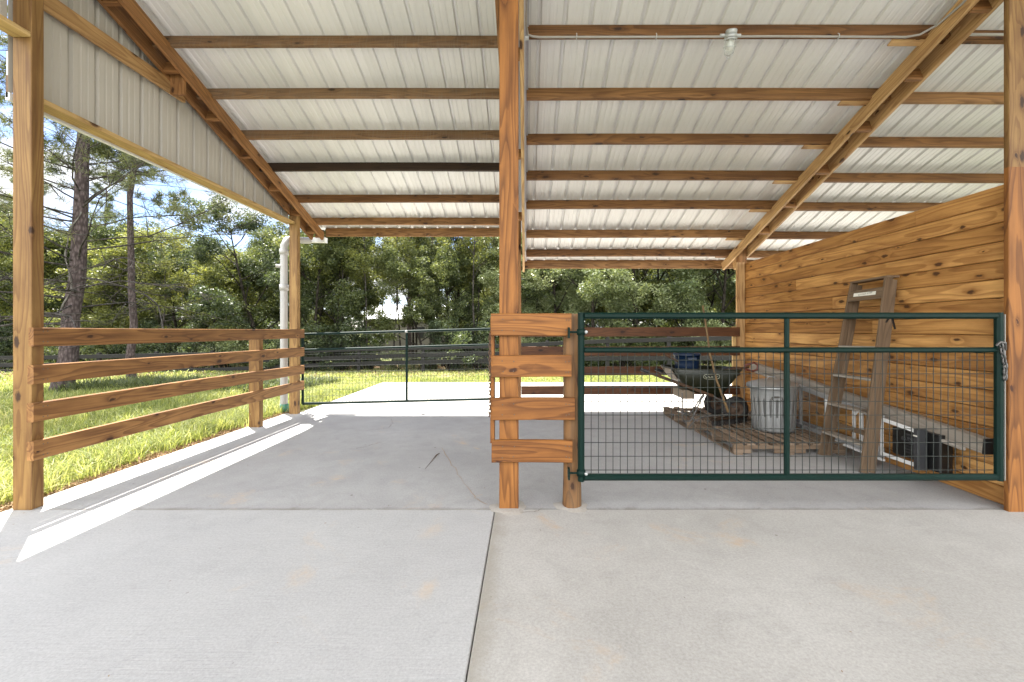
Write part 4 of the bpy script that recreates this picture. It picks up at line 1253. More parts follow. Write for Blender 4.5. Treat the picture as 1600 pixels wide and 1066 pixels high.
# under frame and legs
def leg(D, xo=0.0):
    mb = MB()
    pp = [P(1066 + xo, 608, D), P(1066 + xo, 634, D), P(1069 + xo, 638, D), P(1077 + xo, 639.5, D), P(1081 + xo, 636, D), P(1096 + xo, 618, D), P(1101 + xo, 612, D)]
    b0 = pp[3].z
    k = (wz + 0.012) - b0
    for i, p in enumerate(pp):
        f = 1.0 if 1 <= i <= 4 else 0.3
        p.z += k * f
    mb.tube(pp, 0.010, 8); mb.build('leg', M_BARK_STEEL, wb)
leg(Dn + 0.06); leg(Df - 0.06)
mb = MB()
for D in (Dn + 0.08, Df - 0.08):
    a = P(1110, 617, D); w_c = wc1 if D < 6 else wc2
    mb.tube([a + Vector((-0.02, 0, 0.01)), Vector((w_c.x, D, w_c.z + 0.015)), Vector((w_c.x + 0.02, D, w_c.z - 0.02))], 0.012, 8)
mb.build('axle_bracket', M_BARK_STEEL, wb)
mb = MB(); a = P(1068, 610, Dn + 0.1); b = P(1086, 624, Dn + 0.1)
mb.box(a.x, b.x, Dn + 0.12, Df - 0.12, b.z, a.z, ch=0.004); mb.build('leg_brace', M_TAN, wb)

# blue bucket inside the barrow
bk = P(1074, 566, 6.0)
bc = thing('plastic_bin', 'blue plastic bin standing in the rear of the green wheelbarrow', 'bin', (bk.x, 6.02, bk.z - 0.2))
mb = MB()
mb.lathe([(0.0, 0.0), (0.15, 0.0), (0.165, 0.16), (0.172, 0.28), (0.186, 0.282), (0.186, 0.31), (0.178, 0.31), (0.165, 0.28), (0.14, 0.02), (0.0, 0.015)], (bk.x, 6.02, bk.z - 0.19), 32)
mb.build('tub', M_BLUE, bc)
mb = MB(); mb.box(bk.x - 0.06, bk.x + 0.06, 5.825, 5.842, bk.z + 0.04, bk.z + 0.075); mb.build('handle', M_BLUE, bc)

# shovel in the barrow with a D grip at the right
sh = thing('shovel', 'shovel with a dark red grip lying across the wheelbarrow tub', 'shovel', P(1150, 577, 5.9))
a = P(1036, 553, 5.95); b = P(1098, 584, 5.95)
s0, s1 = P(1092, 583, 5.9), P(1170, 574, 5.9)
mb = MB(); mb.tube([s0, s0.lerp(s1, 0.6), s1], 0.015, 10); mb.build('shaft', W_HANDLED, sh)
mb = MB()
g0 = s1; g1 = P(1178, 566.5, 5.9); g2 = P(1183, 577.5, 5.9); g3 = P(1172, 579, 5.9)
mb.tube([g0 + Vector((-0.06, 0, 0)), P(1165, 571, 5.9), g1, P(1184, 571, 5.9), g2, P(1177, 580, 5.9), g3, P(1163, 577, 5.9)], 0.015, 8); mb.build('grip', M_REDG, sh)
mb = MB()
bl0 = s0 + Vector((0.02, 0, 0)); vs_ = []
for i, (t, hw) in enumerate(((0, 0.03), (0.05, 0.10), (0.18, 0.105), (0.25, 0.07), (0.29, 0.01))):
    for s_ in (-1, -0.5, 0, 0.5, 1):
        for q_ in (0, 0.004):
            vs_.append(bl0 + Vector((-t, s_ * hw, -0.03 - 0.02 * (1 - s_ * s_) - t * 0.3 + q_)))
fs = []
for i in range(4):
    for k in range(4):
        o = (i * 5 + k) * 2; p = ((i + 1) * 5 + k) * 2
        fs += [(o, o + 2, p + 2, p), (o + 1, p + 1, p + 3, o + 3)]
mb.add(vs_, fs, smooth=True); mb.build('blade', M_BARK_STEEL, sh)

# second long handle leaning in the barrow
ho = thing('garden_hoe', 'long dark wooden handled hoe sticking up to the left out of the wheelbarrow', 'hoe', a)
mb = MB(); mb.tube([a, a.lerp(b, 0.5), b], 0.014, 10); mb.build('shaft', W_HANDLED, ho)
mb = MB(); mb.board(b + Vector((0.0, -0.08, -0.02)), b + Vector((0.0, 0.08, -0.02)), 0.006, 0.11, (0.3, 0, 1)); mb.build('blade', M_BARK_STEEL, ho)

# landscape broom with a long pale handle
br = thing('push_broom', 'push broom with a long pale handle standing in front of the barrow wheels', 'broom', P(1137, 645, 5.55))
D = 5.55
mb = MB()
mb.tube([P(1098, 478, D + 0.3), P(1104, 515, D + 0.2), P(1109, 552, D + 0.12), P(1119, 592, D + 0.08), P(1130, 622, D), P(1138, 644, D)], [0.012, 0.0125, 0.013, 0.0135, 0.0145, 0.016], 10)
mb.build('shaft', W_HANDLE, br)
mb = MB(); h0 = P(1112, 652, D); h1 = P(1166, 646, D + 0.22)
h0.z = 0.205; h1.z = 0.215
mb.board(h0, h1, 0.055, 0.035, (0, 0, 1), ch=0.008); mb.build('head', W_CHAR, br)
mb = MB()
for i in range(30):
    for j in range(4):
        t = (i + 0.5) / 30; p = h0.lerp(h1, t) + Vector((0, (j - 1.5) * 0.014, -0.018))
        mb.tube([p, p + Vector((random.uniform(-.008, .008), (j - 1.5) * 0.006, -0.064))], 0.0035, 4, cap=False)
mb.build('bristles', M_BRISTLE, br)
mb = MB(); mb.tube([P(1076, 668, 5.4), P(1086, 657, 5.45), P(1096, 652, 5.5), P(1112, 650, D), P(1137, 648, D)], 0.010, 8); mb.build('brace', M_BARK_STEEL, br)

# ------------------------------------------------------------------ aluminium ladder frame lying on edge by the wall
fl = thing('aluminium_ladder', 'folded aluminium ladder lying on its side along the plank wall', 'ladder', (3.55, 4.9, 0.13))
XF = 3.50
def rail(p, q, w, h, nm='rail', mat=M_ALU): 
    mb = MB(); mb.board(p, q, w, h, (0, 0, 1), ch=0.004); return mb.build(nm, mat, fl)
ya, yb = 4.22, 5.72
rail((XF, ya, 0.50), (XF, yb, 0.66), 0.03, 0.055)
rail((XF, ya, 0.13), (XF, yb, 0.15), 0.03, 0.05)
rail((XF + 0.085, ya + 0.1, 0.50), (XF + 0.085, yb + 0.02, 0.645), 0.028, 0.055)
rail((XF + 0.085, ya + 0.1, 0.155), (XF + 0.085, yb + 0.02, 0.16), 0.028, 0.05)
for y, ww, mt in ((5.66, 0.06, M_ALU), (5.50, 0.03, M_ALU), (5.02, 0.035, M_WHITEM), (4.93, 0.028, M_WHITEM), (4.60, 0.03, M_WHITEM), (4.50, 0.035, M_WHITEM), (4.30, 0.03, M_WHITEM)):
    zt_ = 0.50 + 0.16 * (y - ya) / (yb - ya)
    mb = MB(); mb.board((XF + 0.005, y, 0.156), (XF + 0.005, y, zt_ - 0.029), ww, 0.026, (1, 0, 0), ch=0.004); mb.build('rung', mt, fl)
for y in (4.98, 4.55):
    mb = MB(); mb.board((XF - 0.004, y + 0.045, 0.44), (XF - 0.004, y - 0.05, 0.545), 0.012, 0.02, (0, 0, 1)); mb.build('strut', M_WHITEM, fl)
mb = MB(); mb.board((XF - 0.03, 4.9, 0.118), (XF - 0.03, 4.18, 0.10), 0.035, 0.02, (0, 0, 1)); mb.build('foot_bar', M_WHITEM, fl)

# wide weathered channel of boards behind: end board near the can
bx = thing('crate_panel', 'weathered grey slatted wooden panel standing between trash can and wall', 'panel', (3.50, 5.9, 0.12))
for k in range(5):
    mb = MB(); mb.box(3.36 + 0.004 * (k % 2), 3.385 + 0.004 * (k % 2), 5.50 + 0.088 * k, 5.584 + 0.088 * k, 0.125, 0.66 + 0.01 * (k % 3)); mb.build('slat', W_GREY, bx)
mb = MB(); mb.box(3.386 + 0.006, 3.41 + 0.006, 5.50, 5.94, 0.20, 0.25); mb.build('batten', W_GREY, bx)

# white frame holding a black machine case
wf = thing('machine_frame', 'white metal frame around a black machine case by the wall', 'machine', (3.52, 4.0, 0.06))
XW = 3.45
def yy_at(px): return XW * FPX / (px - CX)
def zz_at(px, py): return CH - (py - CY) * yy_at(px) / FPX
yA, yB = yy_at(1376), yy_at(1431)
tA, tB = zz_at(1378, 655), zz_at(1431, 674)
bA, bB = zz_at(1376, 708), zz_at(1431, 727)
for p, q in (((XW, yA, tA), (XW, yB, tB)), ((XW, yA, bA), (XW, yB, bB))):
    mb = MB(); mb.board(p, q, 0.012, 0.035, (0, 0, 1)); mb.build('frame_bar', M_WHITEM, wf)
mb = MB(); mb.board((XW, yA - 0.014, bA + 0.02), (XW, yA - 0.014, tA - 0.02), 0.034, 0.012, (1, 0, 0)); mb.build('frame_bar', M_WHITEM, wf)
mb = MB(); mb.box(XW + 0.03, XW + 0.16, yB + 0.0, yA - 0.10, bB + 0.03, tB - 0.02, ch=0.008); case = mb.build('case', M_BLACK, wf)
mb = MB()
for z_ in np.linspace(bB + 0.08, tB - 0.06, 7): mb.box(XW + 0.018, XW + 0.029, yB + 0.06, yB + 0.14, z_, z_ + 0.012, ch=0.002)
mb.tube([(XW + 0.02, yB + 0.045, bB + 0.08), (XW + 0.015, yB + 0.045, tB - 0.09), (XW + 0.02, yB + 0.07, tB - 0.06), (XW + 0.02, yB + 0.12, tB - 0.06)], 0.005, 6)
for (dy, dz) in ((0.09, -0.09), (0.15, -0.1)): mb.lathe([(0.0, 0.0), (0.018, 0.0), (0.02, -0.012), (0.012, -0.014), (0.0, -0.006)], (XW + 0.03, yB + dy, tB + dz), 12, axis=(1, 0, 0))
mb.build('control_panel', M_DGREY, case)
mb = MB(); mb.box(XW - 0.03, XW + 0.06, yB - 0.055, yB - 0.002, bB - 0.03, tB + 0.025, ch=0.01); sidec = mb.build('end_cover', M_DGREY, wf)
mb = MB(); mb.box(XW - 0.0335, XW - 0.0305, yB - 0.047, yB - 0.01, tB - 0.04, tB - 0.028, ch=0.0005); mb.build('label', M_LABELW, sidec)
mb = MB(); mb.box(XW + 0.062, XW + 0.18, yB - 0.16, yB - 0.004, bB - 0.02, tB + 0.0, ch=0.012); mb.build('rear_case', M_BLACK, wf)

# long pale beam leaning along the wall
bm = thing('timber_beam', 'long whitish weathered timber beam sloping down along the plank wall', 'beam', (3.6, 5.0, 0.6))
p0 = Vector((3.565, 6.75, 0.80)); p1 = Vector((3.60, 3.36, 0.455))
mb = MB(); mb.board(p0, p1, 0.085, 0.118, (0, 0, 1), ch=0.008, n=8, bow=0.003); mb.build('beam', W_BEAM, bm)
mb = MB(); mb.board(p0 + Vector((-0.062, 0, -0.052)), p1 + Vector((-0.062, 0.12, -0.052)), 0.03, 0.03, (0, 0, 1)); mb.build('edge_strip', W_BEAM, bm)
mb = MB(); mb.board(p1 + Vector((0, -0.001, 0)), p1 + Vector((0, -0.012, -0.001)), 0.08, 0.125, (0, 0, 1)); mb.build('end_cap', M_BLACK, bm)

# ------------------------------------------------------------------ wooden stepladder
ld = thing('stepladder', 'old folded wooden stepladder leaning against the golden plank wall', 'ladder', (3.3, 4.4, 0))
fR = Vector((3.225, 4.11, 0.0)); fL = Vector((3.225, 4.70, 0.0))
tR = Vector((3.575, 4.245, 1.885)); tL = Vector((3.575, 4.69, 1.875))
def lerp(a, b, t): return a + (b - a) * t
axis_u = (tR - fR).normalized()
nrm_out = Vector((-1, 0, 0)); nrm_out = (nrm_out - axis_u * nrm_out.dot(axis_u)).normalized()
for a, b in ((fR, tR), (fL, tL)):
    mb = MB(); mb.board(a, b, 0.024, 0.078, nrm_out, ch=0.003); mb.build('front_rail', W_LADDER, ld)
bk_ = Vector((0.078, 0, 0))
for a, b, dy in ((fR, tR, 0.004), (fL, tL, -0.004)):
    mb = MB(); mb.board(a + bk_ + Vector((0.0, dy, 0.0)), lerp(a, b, 0.985) + bk_ * 0.72 + Vector((0, dy, 0)), 0.022, 0.060, nrm_out, ch=0.003); mb.build('rear_leg', W_LADDER, ld)
for t in (0.135, 0.30, 0.465, 0.63, 0.80):
    a = lerp(fR, tR, t) + Vector((0, 0.012, 0)); b = lerp(fL, tL, t) - Vector((0, 0.012, 0))
    mb = MB(); mb.board(a + Vector((0.0, 0, 0)), b, 0.10, 0.022, (0, 0, 1), ch=0.003); mb.build('step', W_BEAM, ld)  # paler wood than the rails, standing in for light on the step edges
a = lerp(fR, tR, 0.915) + Vector((0, 0.012, 0)) + nrm_out * 0.03; b = lerp(fL, tL, 0.915) - Vector((0, 0.012, 0)) + nrm_out * 0.03
mb = MB(); mb.board(a, b, 0.016, 0.115, axis_u, ch=0.003); plate = mb.build('top_apron', W_LADDER, ld)
mb = MB(); cc = (a + b) / 2 + nrm_out * 0.0105
mb.board(cc + Vector((0, -0.145, 0.006)), cc + Vector((0, 0.145, 0.006)), 0.002, 0.036, axis_u, ch=0.0003); stick = mb.build('sticker', M_LABELW, plate)
zax = nrm_out; yax = axis_u; xax = yax.cross(zax)
Mr = Matrix((xax, yax, zax)).transposed().to_4x4()
text('THIS IS NOT A STEP', 0.024, cc + nrm_out * 0.0016 + Vector((0, 0, 0.006)), Mr, M_INK, 'lettering', stick)
a = lerp(fR, tR, 0.995) + Vector((0, -0.02, 0)); b = lerp(fL, tL, 0.995) + Vector((0, 0.02, 0))
mb = MB(); mb.board(a + Vector((0.03, 0, 0.012)), b + Vector((0.03, 0, 0.012)), 0.125, 0.02, (0, 0, 1)); mb.build('top_cap', W_LADDER, ld)
mb = MB(); q = lerp(fR, tR, 0.79); mb.board(q + Vector((-0.02, -0.014, -0.1)), q + Vector((0.06, -0.014, 0.02)), 0.004, 0.02, (0, 0, 1)); mb.board(q + Vector((0.10, -0.014, -0.12)), q + Vector((0.065, -0.014, 0.02)), 0.004, 0.02, (0, 0, 1)); mb.build('spreader', M_BLACK, ld)
for t in (0.2, 0.42):
    q = lerp(fR, tR, t)
for a, b in ((fR, tR), (fL, tL)):
    pass
mb = MB(); q0 = lerp(fR, tR, 0.18) + bk_; q1 = lerp(fL, tL, 0.18) + bk_; mb.board(q0 + Vector((0, 0.04, 0)), q1 - Vector((0, 0.04, 0)), 0.018, 0.05, (0, 0, 1)); mb.build('rear_brace', W_LADDER, ld)

# small twigs and a leaf on the floor
tw = MB(); pts = floor_pts([(664, 734), (670, 727), (677, 718), (682, 712), (687, 709)])
tw.tube([(p[0], p[1], 0.006) for p in pts], [0.0012, 0.002, 0.003, 0.006, 0.002], 6)
tag(tw.build('twig', plain('brown_twig', (0.12, 0.075, 0.04), 0.9), base=(pts[2][0], pts[2][1], 0)), 'curved brown twig lying on the concrete of the left bay', 'twig')

# ------------------------------------------------------------------ black board fence
bfn = thing('black_board_fence', 'long low black board fence between the lawn and the woods', 'fence', (-4, 17.5, -0.3))
path = [(-60, 557, 588, 17.0), (60, 556, 590, 17.0), (330, 550, 588, 17.6), (560, 543, 577, 18.0), (765, 538.5, 572, 17.4), (950, 529.5, 571, 16.4), (1150, 524, 572, 15.2), (1400, 516, 575, 14.2)]
pp = [(P(x, yt, D), P(x, yb_, D)) for x, yt, yb_, D in path]
npost = 0
for (t0_, b0_), (t1_, b1_) in zip(pp[:-1], pp[1:]):
    L = (t1_ - t0_).length; n = max(1, round(L / 2.5))
    for i in range(n):
        fa, fb = i / n, (i + 1) / n
        ta, tb = t0_.lerp(t1_, fa), t0_.lerp(t1_, fb)
        ba, bb = b0_.lerp(b1_, fa), b0_.lerp(b1_, fb)
        for f in (0.09, 0.43, 0.74):
            mb = MB(); mb.board(ta.lerp(ba, f), tb.lerp(bb, f), 0.03, 0.155, (0, 0, 1)); mb.build('board', W_FENCE, bfn)
        mb = MB(); mb.box(ta.x - 0.06, ta.x + 0.06, ta.y + 0.02, ta.y + 0.13, ba.z - 0.3, ta.z + 0.06); mb.build('fence_post', W_FENCE, bfn)

mb = MB(); mb.box(-3.928, -3.908, 3.262, 3.285, 3.29, 3.47); mb.build('corner_trim', M_WHITEM, barn)
mb = MB(); mb.box(-3.931, -3.908, 3.260, 3.285, 3.12, 3.288); mb.build('corner_block', W_PURLG, barn)

# ------------------------------------------------------------------ white building beyond the trees
hs = thing('white_building', 'low white roofed building glimpsed through the trees', 'building', (-8, 50, -1.3))
mb = MB(); mb.box(-17.5, -2.5, 47, 53, -1.3, 2.6, ch=0.02); mb.build('wall', plain('dark_brown_wall', (0.10, 0.09, 0.07), 0.7), hs)  # wall in one even dark brown
mb = MB()
mb.add([(-18, 46.6, 2.6), (-2, 46.6, 2.6), (-2, 50, 4.2), (-18, 50, 4.2), (-18, 53.4, 2.6), (-2, 53.4, 2.6), (-18, 46.6, 2.5), (-2, 46.6, 2.5), (-2, 53.4, 2.5), (-18, 53.4, 2.5)],
       [(0, 1, 2, 3), (3, 2, 5, 4), (6, 7, 1, 0), (4, 5, 8, 9), (0, 3, 4, 9, 6), (1, 7, 8, 5, 2), (6, 9, 8, 7)])
mb.build('roof', plain('white_roof', (0.8, 0.8, 0.8), 0.5), hs)
for x in (-15, -11.5, -7.5, -4.5):
    mb = MB(); mb.box(x - 0.5, x + 0.5, 46.95, 46.998, 0.5, 1.7, ch=0.01); mb.build('window', M_BLACK, hs)

# ------------------------------------------------------------------ trees
def unit(v): return v / (np.linalg.norm(v, axis=1)[:, None] + 1e-9)

def leaf_cloud(centers, radii, per, L, Wd, seed, droop=0.0, flat=0.75):
    rg = np.random.default_rng(seed)
    c = np.repeat(centers, per, axis=0)
    n = len(c)
    d = unit(rg.normal(size=(n, 3))) * (rg.random(n) ** 0.45)[:, None]
    d[:, 2] *= flat
    p = c + d * np.repeat(radii, per)[:, None]
    a = unit(rg.normal(size=(n, 3)) * np.array([1, 1, 0.7]) - np.array([0, 0, droop]))
    b = unit(np.cross(a, rg.normal(size=(n, 3))))
    sz = rg.uniform(0.6, 1.3, n)
    l = (L * sz)[:, None]; w = (Wd * sz)[:, None]
    bend = np.cross(a, b) * l * rg.uniform(-0.25, 0.25, n)[:, None]
    v = np.stack([p - a * l * 0.5, p + b * w * 0.5 + bend, p + a * l * 0.5, p - b * w * 0.5 + bend], 1).reshape(-1, 3)
    return v, rg.random(n)

def limb(mb, p, d, L, r, depth, ends, rg, spread=0.55, up=0.12, sides=7, curve=0.25):
    pts = [Vector(p)]; rs = [r]; dd = Vector(d).normalized(); n = 5
    for i in range(n):
        dd = (dd + Vector((rg.normal(0, curve * 0.4), rg.normal(0, curve * 0.4), up * 0.4 + rg.normal(0, curve * 0.25)))).normalized()
        pts.append(pts[-1] + dd * L / n); rs.append(r * (1 - 0.68 * (i + 1) / n))
    mb.tube(pts, rs, sides if depth > 1 else 5, cap=False)
    if depth <= 0:
        ends.append((pts[-1], L)); ends.append((pts[3], L * 0.8)); return
    k = int(rg.integers(2, 5)) + (1 if depth > 1 else 0)
    for j in range(k):
        i = int(rg.integers(2, n + 1))
        az = rg.uniform(0, 6.28)
        q = dd.orthogonal().normalized(); q2 = dd.cross(q)
        nd = (dd + (q * math.cos(az) + q2 * math.sin(az)) * rg.uniform(spread * 0.7, spread * 1.7)).normalized()
        limb(mb, pts[i], nd, L * rg.uniform(0.5, 0.78), rs[i] * 0.75, depth - 1, ends, rg, spread, up, 6, curve)

def broad_tree(name, label, H, cw, seed, leafm, bark=B_DARK, trunk_r=0.12, low=0.25, per=150, L=0.105, Wd=0.055, stems=1, cl=1.0, group=None, lean=0.0, nlimb=8):
    rg = np.random.default_rng(seed)
    t = thing(name, label, 'tree', (0, 0, 0), group)
    mb = MB(); ends = []
    for s_ in range(stems):
        p = Vector((rg.normal(0, 0.12) * (stems > 1), rg.normal(0, 0.12) * (stems > 1), -0.15))
        dirv = Vector((lean + rg.normal(0, 0.10 + 0.12 * (stems > 1)), rg.normal(0, 0.10), 1)).normalized()
        pts = [p]; rs = [trunk_r * 1.25]
        n = 8
        for i in range(n):
            dirv = (dirv + Vector((rg.normal(0, 0.06), rg.normal(0, 0.06), 0.05))).normalized()
            pts.append(pts[-1] + dirv * (H * 0.86) / n); rs.append(trunk_r * (1 - 0.8 * (i + 1) / n))
        mb.tube(pts, rs, 9, cap=False)
        for j in range(nlimb):
            f = low + (0.98 - low) * (j + rg.random() * 0.7) / nlimb
            i = min(n - 1, int(f * n)); tt = f * n - i
            q = pts[i].lerp(pts[i + 1], tt)
            az = j * 2.4 + rg.uniform(-0.5, 0.5)
            reach = cw * 0.5 * (0.95 - 0.5 * max(0, f - 0.45) / 0.55) * rg.uniform(0.6, 1.15)
            limb(mb, q, Vector((math.cos(az), math.sin(az), 0.45 + 0.5 * f)), reach, rs[i] * 0.5 + 0.008, 1, ends, rg)
        ends.append((pts[-1], cw * 0.3))
    tk = mb.build('trunk', bark, t)
    C_ = []; Rr = []
    for e, l in ends:
        for q in range(3):
            C_.append((e.x + rg.normal(0, 0.26), e.y + rg.normal(0, 0.26), e.z + rg.normal(0, 0.2)))
            Rr.append(rg.uniform(0.22, 0.52) * cl)
    v, r = leaf_cloud(np.array(C_), np.array(Rr), per, L, Wd, seed + 1)
    np_mesh('crown', v, 4, leafm, r, parent=t)
    return t

def shrub(name, label, H, W_, seed, leafm, per=120, L=0.10, Wd=0.055, nc=46, group=None):
    rg = np.random.default_rng(seed)
    t = thing(name, label, 'shrub', (0, 0, 0), group)
    mb = MB(); C_ = []; Rr = []
    for k in range(nc):
        an = rg.uniform(0, 6.28); rr = W_ / 2 * rg.random() ** 0.6
        z = H * rg.uniform(0.08, 0.92) * (1 - 0.35 * (rr / (W_ / 2)) ** 2)
        p = Vector((rr * math.cos(an), rr * math.sin(an), z))
        C_.append(tuple(p)); Rr.append(rg.uniform(0.2, 0.42))
        if k % 2 == 0:
            b = Vector((p.x * 0.15, p.y * 0.15, -0.05))
            mb.tube([b, b.lerp(p, 0.5) + Vector((0, 0, 0.12 * H)), p], [0.022, 0.014, 0.006], 5, cap=False)
    mb.build('stems', B_DARK, t)
    v, r = leaf_cloud(np.array(C_), np.array(Rr), per, L, Wd, seed + 1)
    np_mesh('foliage', v, 4, leafm, r, parent=t)
    return t

def needles(tips, n, L, Wd, seed, spread=1.0):
    rg = np.random.default_rng(seed)
    c = np.repeat(np.array([list(p) for p in tips]), n, axis=0)
    m_ = len(c)
    c = c + rg.normal(0, 0.05, (m_, 3))
    a = unit(rg.normal(size=(m_, 3)) * np.array([1, 1, 0.8]) + np.array([0, 0, 0.35]))
    b = unit(np.cross(a, rg.normal(size=(m_, 3))))
    l = (L * rg.uniform(0.6, 1.2, m_))[:, None]
    v = np.stack([c - b * Wd, c + b * Wd, c + a * l + b * Wd * 0.3, c + a * l - b * Wd * 0.3], 1).reshape(-1, 3)
    return v, rg.random(m_)

def pine(name, label, H, r0, seed, start, lean=(0, 0), nbr=34, blen=2.2, tuft=26, dead=0.3, needle_from=0.45, group=None, nl=0.2, nw=0.006, bark=B_PINE, hero=False):
    rg = np.random.default_rng(seed)
    t = thing(name, label, 'tree', (0, 0, 0), group)
    mb = MB(); n = 14; pts = []; rs = []
    for i in range(n + 1):
        f = i / n
        pts.append(Vector((lean[0] * f * H + rg.normal(0, 0.03), lean[1] * f * H + rg.normal(0, 0.03), -0.2 + f * H)))
        rs.append(r0 * (1.12 - 0.12 * min(1, f * 8)) * (1 - 0.78 * f) if i else r0 * 1.25)
    mb.tube(pts, rs, 16, cap=False)
    mb.build('trunk', bark, t)
    br_ = MB(); tips = []
    for j in range(nbr):
        f = start + (0.99 - start) * (j + rg.random()) / nbr
        i = min(n - 1, int(f * n)); q = pts[i].lerp(pts[i + 1], f * n - i)
        az = rg.uniform(0, 6.28)
        L = blen * (1.15 - 0.75 * f) * rg.uniform(0.55, 1.3)
        live = f > needle_from or rg.random() < 0.15
        d = Vector((math.cos(az), math.sin(az), 0.25 if live else rg.uniform(-0.15, 0.25)))
        p = [q]; dd = d.normalized(); rr = [max(0.009, rs[i] * 0.15)]
        m2 = 6
        for k in range(m2):
            dd = (dd + Vector((rg.normal(0, 0.16), rg.normal(0, 0.16), rg.normal(0.03 if live else -0.05, 0.10)))).normalized()
            p.append(p[-1] + dd * L / m2); rr.append(rr[0] * (1 - 0.85 * (k + 1) / m2))
        br_.tube(p, rr, 6, cap=False)
        for k in range(2, m2 + 1):
            for s_ in range(2 if not hero else 3):
                sd2 = Vector((rg.normal(), rg.normal(), rg.normal(0.1, 0.4))).normalized()
                e = p[k] + (dd * 0.5 + sd2).normalized() * L * rg.uniform(0.12, 0.3)
                mid = p[k].lerp(e, 0.5) + Vector((rg.normal(0, .03), rg.normal(0, .03), rg.normal(0, .03)))
                br_.tube([p[k], mid, e], [rr[k] * 0.7 + 0.002, rr[k] * 0.4 + 0.002, 0.002], 4, cap=False)
                if live: tips += [e, mid]
                elif hero:
                    for _ in range(2):
                        e2 = e + Vector((rg.normal(0, 0.2), rg.normal(0, 0.2), rg.normal(-0.05, 0.15)))
                        br_.tube([mid, e2], [0.0035, 0.0015], 3, cap=False)
    br_.build('branches', B_GREY, t)
    if tips:
        v, r = needles(tips, tuft, nl, nw, seed + 3)
        np_mesh('crown', v, 4, L_NEEDLE, r, parent=t)
    return t

def place(o, px, D, dz=0.0, rz=0.0, s=1.0, sz=None):
    x = (px - CX) * D / FPX
    o.location = (x, D, terr(x, D) + dz)
    o.rotation_euler.z = rz
    o.scale = (s, s, sz or s)
    return o

# the big leaning pine
hp = pine('pine_tree', 'big pine with a thick leaning trunk and bare grey branches, nearest of all trees', 13.5, 0.178, 101, 0.13, lean=(0.088, 0.0), nbr=100, blen=4.2, tuft=30, needle_from=0.24, group=None, nl=0.13, nw=0.005, hero=True)
place(hp, 99, 10.2)
mbv = MB(); vp = []
for i in range(26):
    f = i / 25; z = 1.9 + f * 2.3; an = 4.2 + 0.9 * math.sin(f * 7) + f
    cx_ = 0.088 * z; rr = 0.178 * (1 - 0.78 * z / 13.5) * 0.98
    vp.append((hp.location.x + cx_ + math.cos(an) * (rr + 0.05 * math.sin(f * 9) ** 2), hp.location.y + math.sin(an) * rr, hp.location.z + z))
mbv.tube(vp, [0.016 + 0.006 * math.sin(i) for i in range(26)], 7)
mbv.build('vine', barkmat('pale_vine', (0.09, 0.08, 0.07), (0.2, 0.19, 0.17)), hp)

p2 = pine('pine_tree', 'tall slim pine with a straight dark trunk right of the big leaning pine', 13.5, 0.105, 131, 0.40, lean=(0.0, 0.0), nbr=60, blen=3.2, tuft=60, needle_from=0.46, nw=0.009)
place(p2, 205, 13.0)
p3 = pine('pine_tree', 'straight bare pine trunk standing just right of the orange centre post', 16.0, 0.27, 151, 0.55, nbr=22, blen=2.2, needle_from=0.6)
place(p3, 843, 24.0)

GP = 'trees in the woods beyond the black fence'
protos = [
    broad_tree('oak_tree', '', 7.6, 5.0, 11, L_MID, trunk_r=0.085, low=0.2, per=140, nlimb=11, group=GP),
    broad_tree('oak_tree', '', 8.8, 5.6, 23, L_DARK, trunk_r=0.10, low=0.2, per=135, nlimb=11, group=GP),
    broad_tree('oak_tree', '', 6.6, 4.4, 37, L_LIGHT, trunk_r=0.08, low=0.2, per=110, L=0.11, Wd=0.065, nlimb=9, group=GP),
    broad_tree('oak_tree', '', 7.4, 5.2, 53, L_SILVER, trunk_r=0.11, low=0.14, per=150, L=0.10, Wd=0.05, nlimb=12, group=GP),
    broad_tree('slender_tree', '', 10.5, 3.8, 71, L_MID, trunk_r=0.085, low=0.38, per=80, nlimb=9, group=GP),
    broad_tree('slender_tree', '', 9.5, 3.4, 83, L_LIGHT, bark=B_GREY, trunk_r=0.055, low=0.45, per=60, nlimb=7, group=GP, lean=0.05),
]
pn = pine('pine_tree', '', 13.5, 0.16, 171, 0.35, nbr=30, blen=1.9, tuft=26, needle_from=0.35, nw=0.009)
GS = 'shrubs along the black fence'
shr = [
    shrub('shrub', '', 2.6, 2.8, 5, L_DARK, group=GS),
    shrub('shrub', '', 2.1, 2.6, 6, L_MID, group=GS),
    shrub('shrub', '', 2.4, 2.6, 8, L_SILVER, group=GS),
    shrub('shrub', '', 3.2, 2.6, 9, L_DARK, nc=60, group=GS),
]
used = set()
def inst(pr, px, D, rz=0, s=1.0, sz=None, label=''):
    o = pr if pr.name not in used else copy_tree(pr)
    used.add(pr.name)
    place(o, px, D, 0.0, rz, s, sz)
    o['label'] = label
    return o

kindn = ['bushy mid-green oak', 'dense dark-green oak', 'small yellow-green oak', 'silvery-green oak', 'tall slender green tree', 'thin grey-stemmed tree']
def where(px):
    if px < 20: return 'left of the near corner post'
    if px < 120: return 'behind the big leaning pine'
    if px < 230: return 'between the big pine and the slim pine'
    if px < 330: return 'in the middle of the left opening'
    if px < 450: return 'just left of the white downspout'
    if px < 530: return 'behind the left end of the far green gate'
    if px < 640: return 'behind the middle of the far green gate'
    if px < 700: return 'right of the far gate stile'
    if px < 780: return 'just left of the orange centre post'
    if px < 880: return 'by the bare straight pine trunk'
    if px < 980: return 'above the left end of the front gate'
    if px < 1070: return 'above the middle of the stall back fence'
    if px < 1160: return 'beside the far end of the plank wall'
    return 'hidden right of the plank wall'
rowD = lambda D: 'front row' if D < 22.5 else ('middle row' if D < 27 else ('back row' if D < 37 else 'farthest row'))
seen = {}
rg = np.random.default_rng(4)
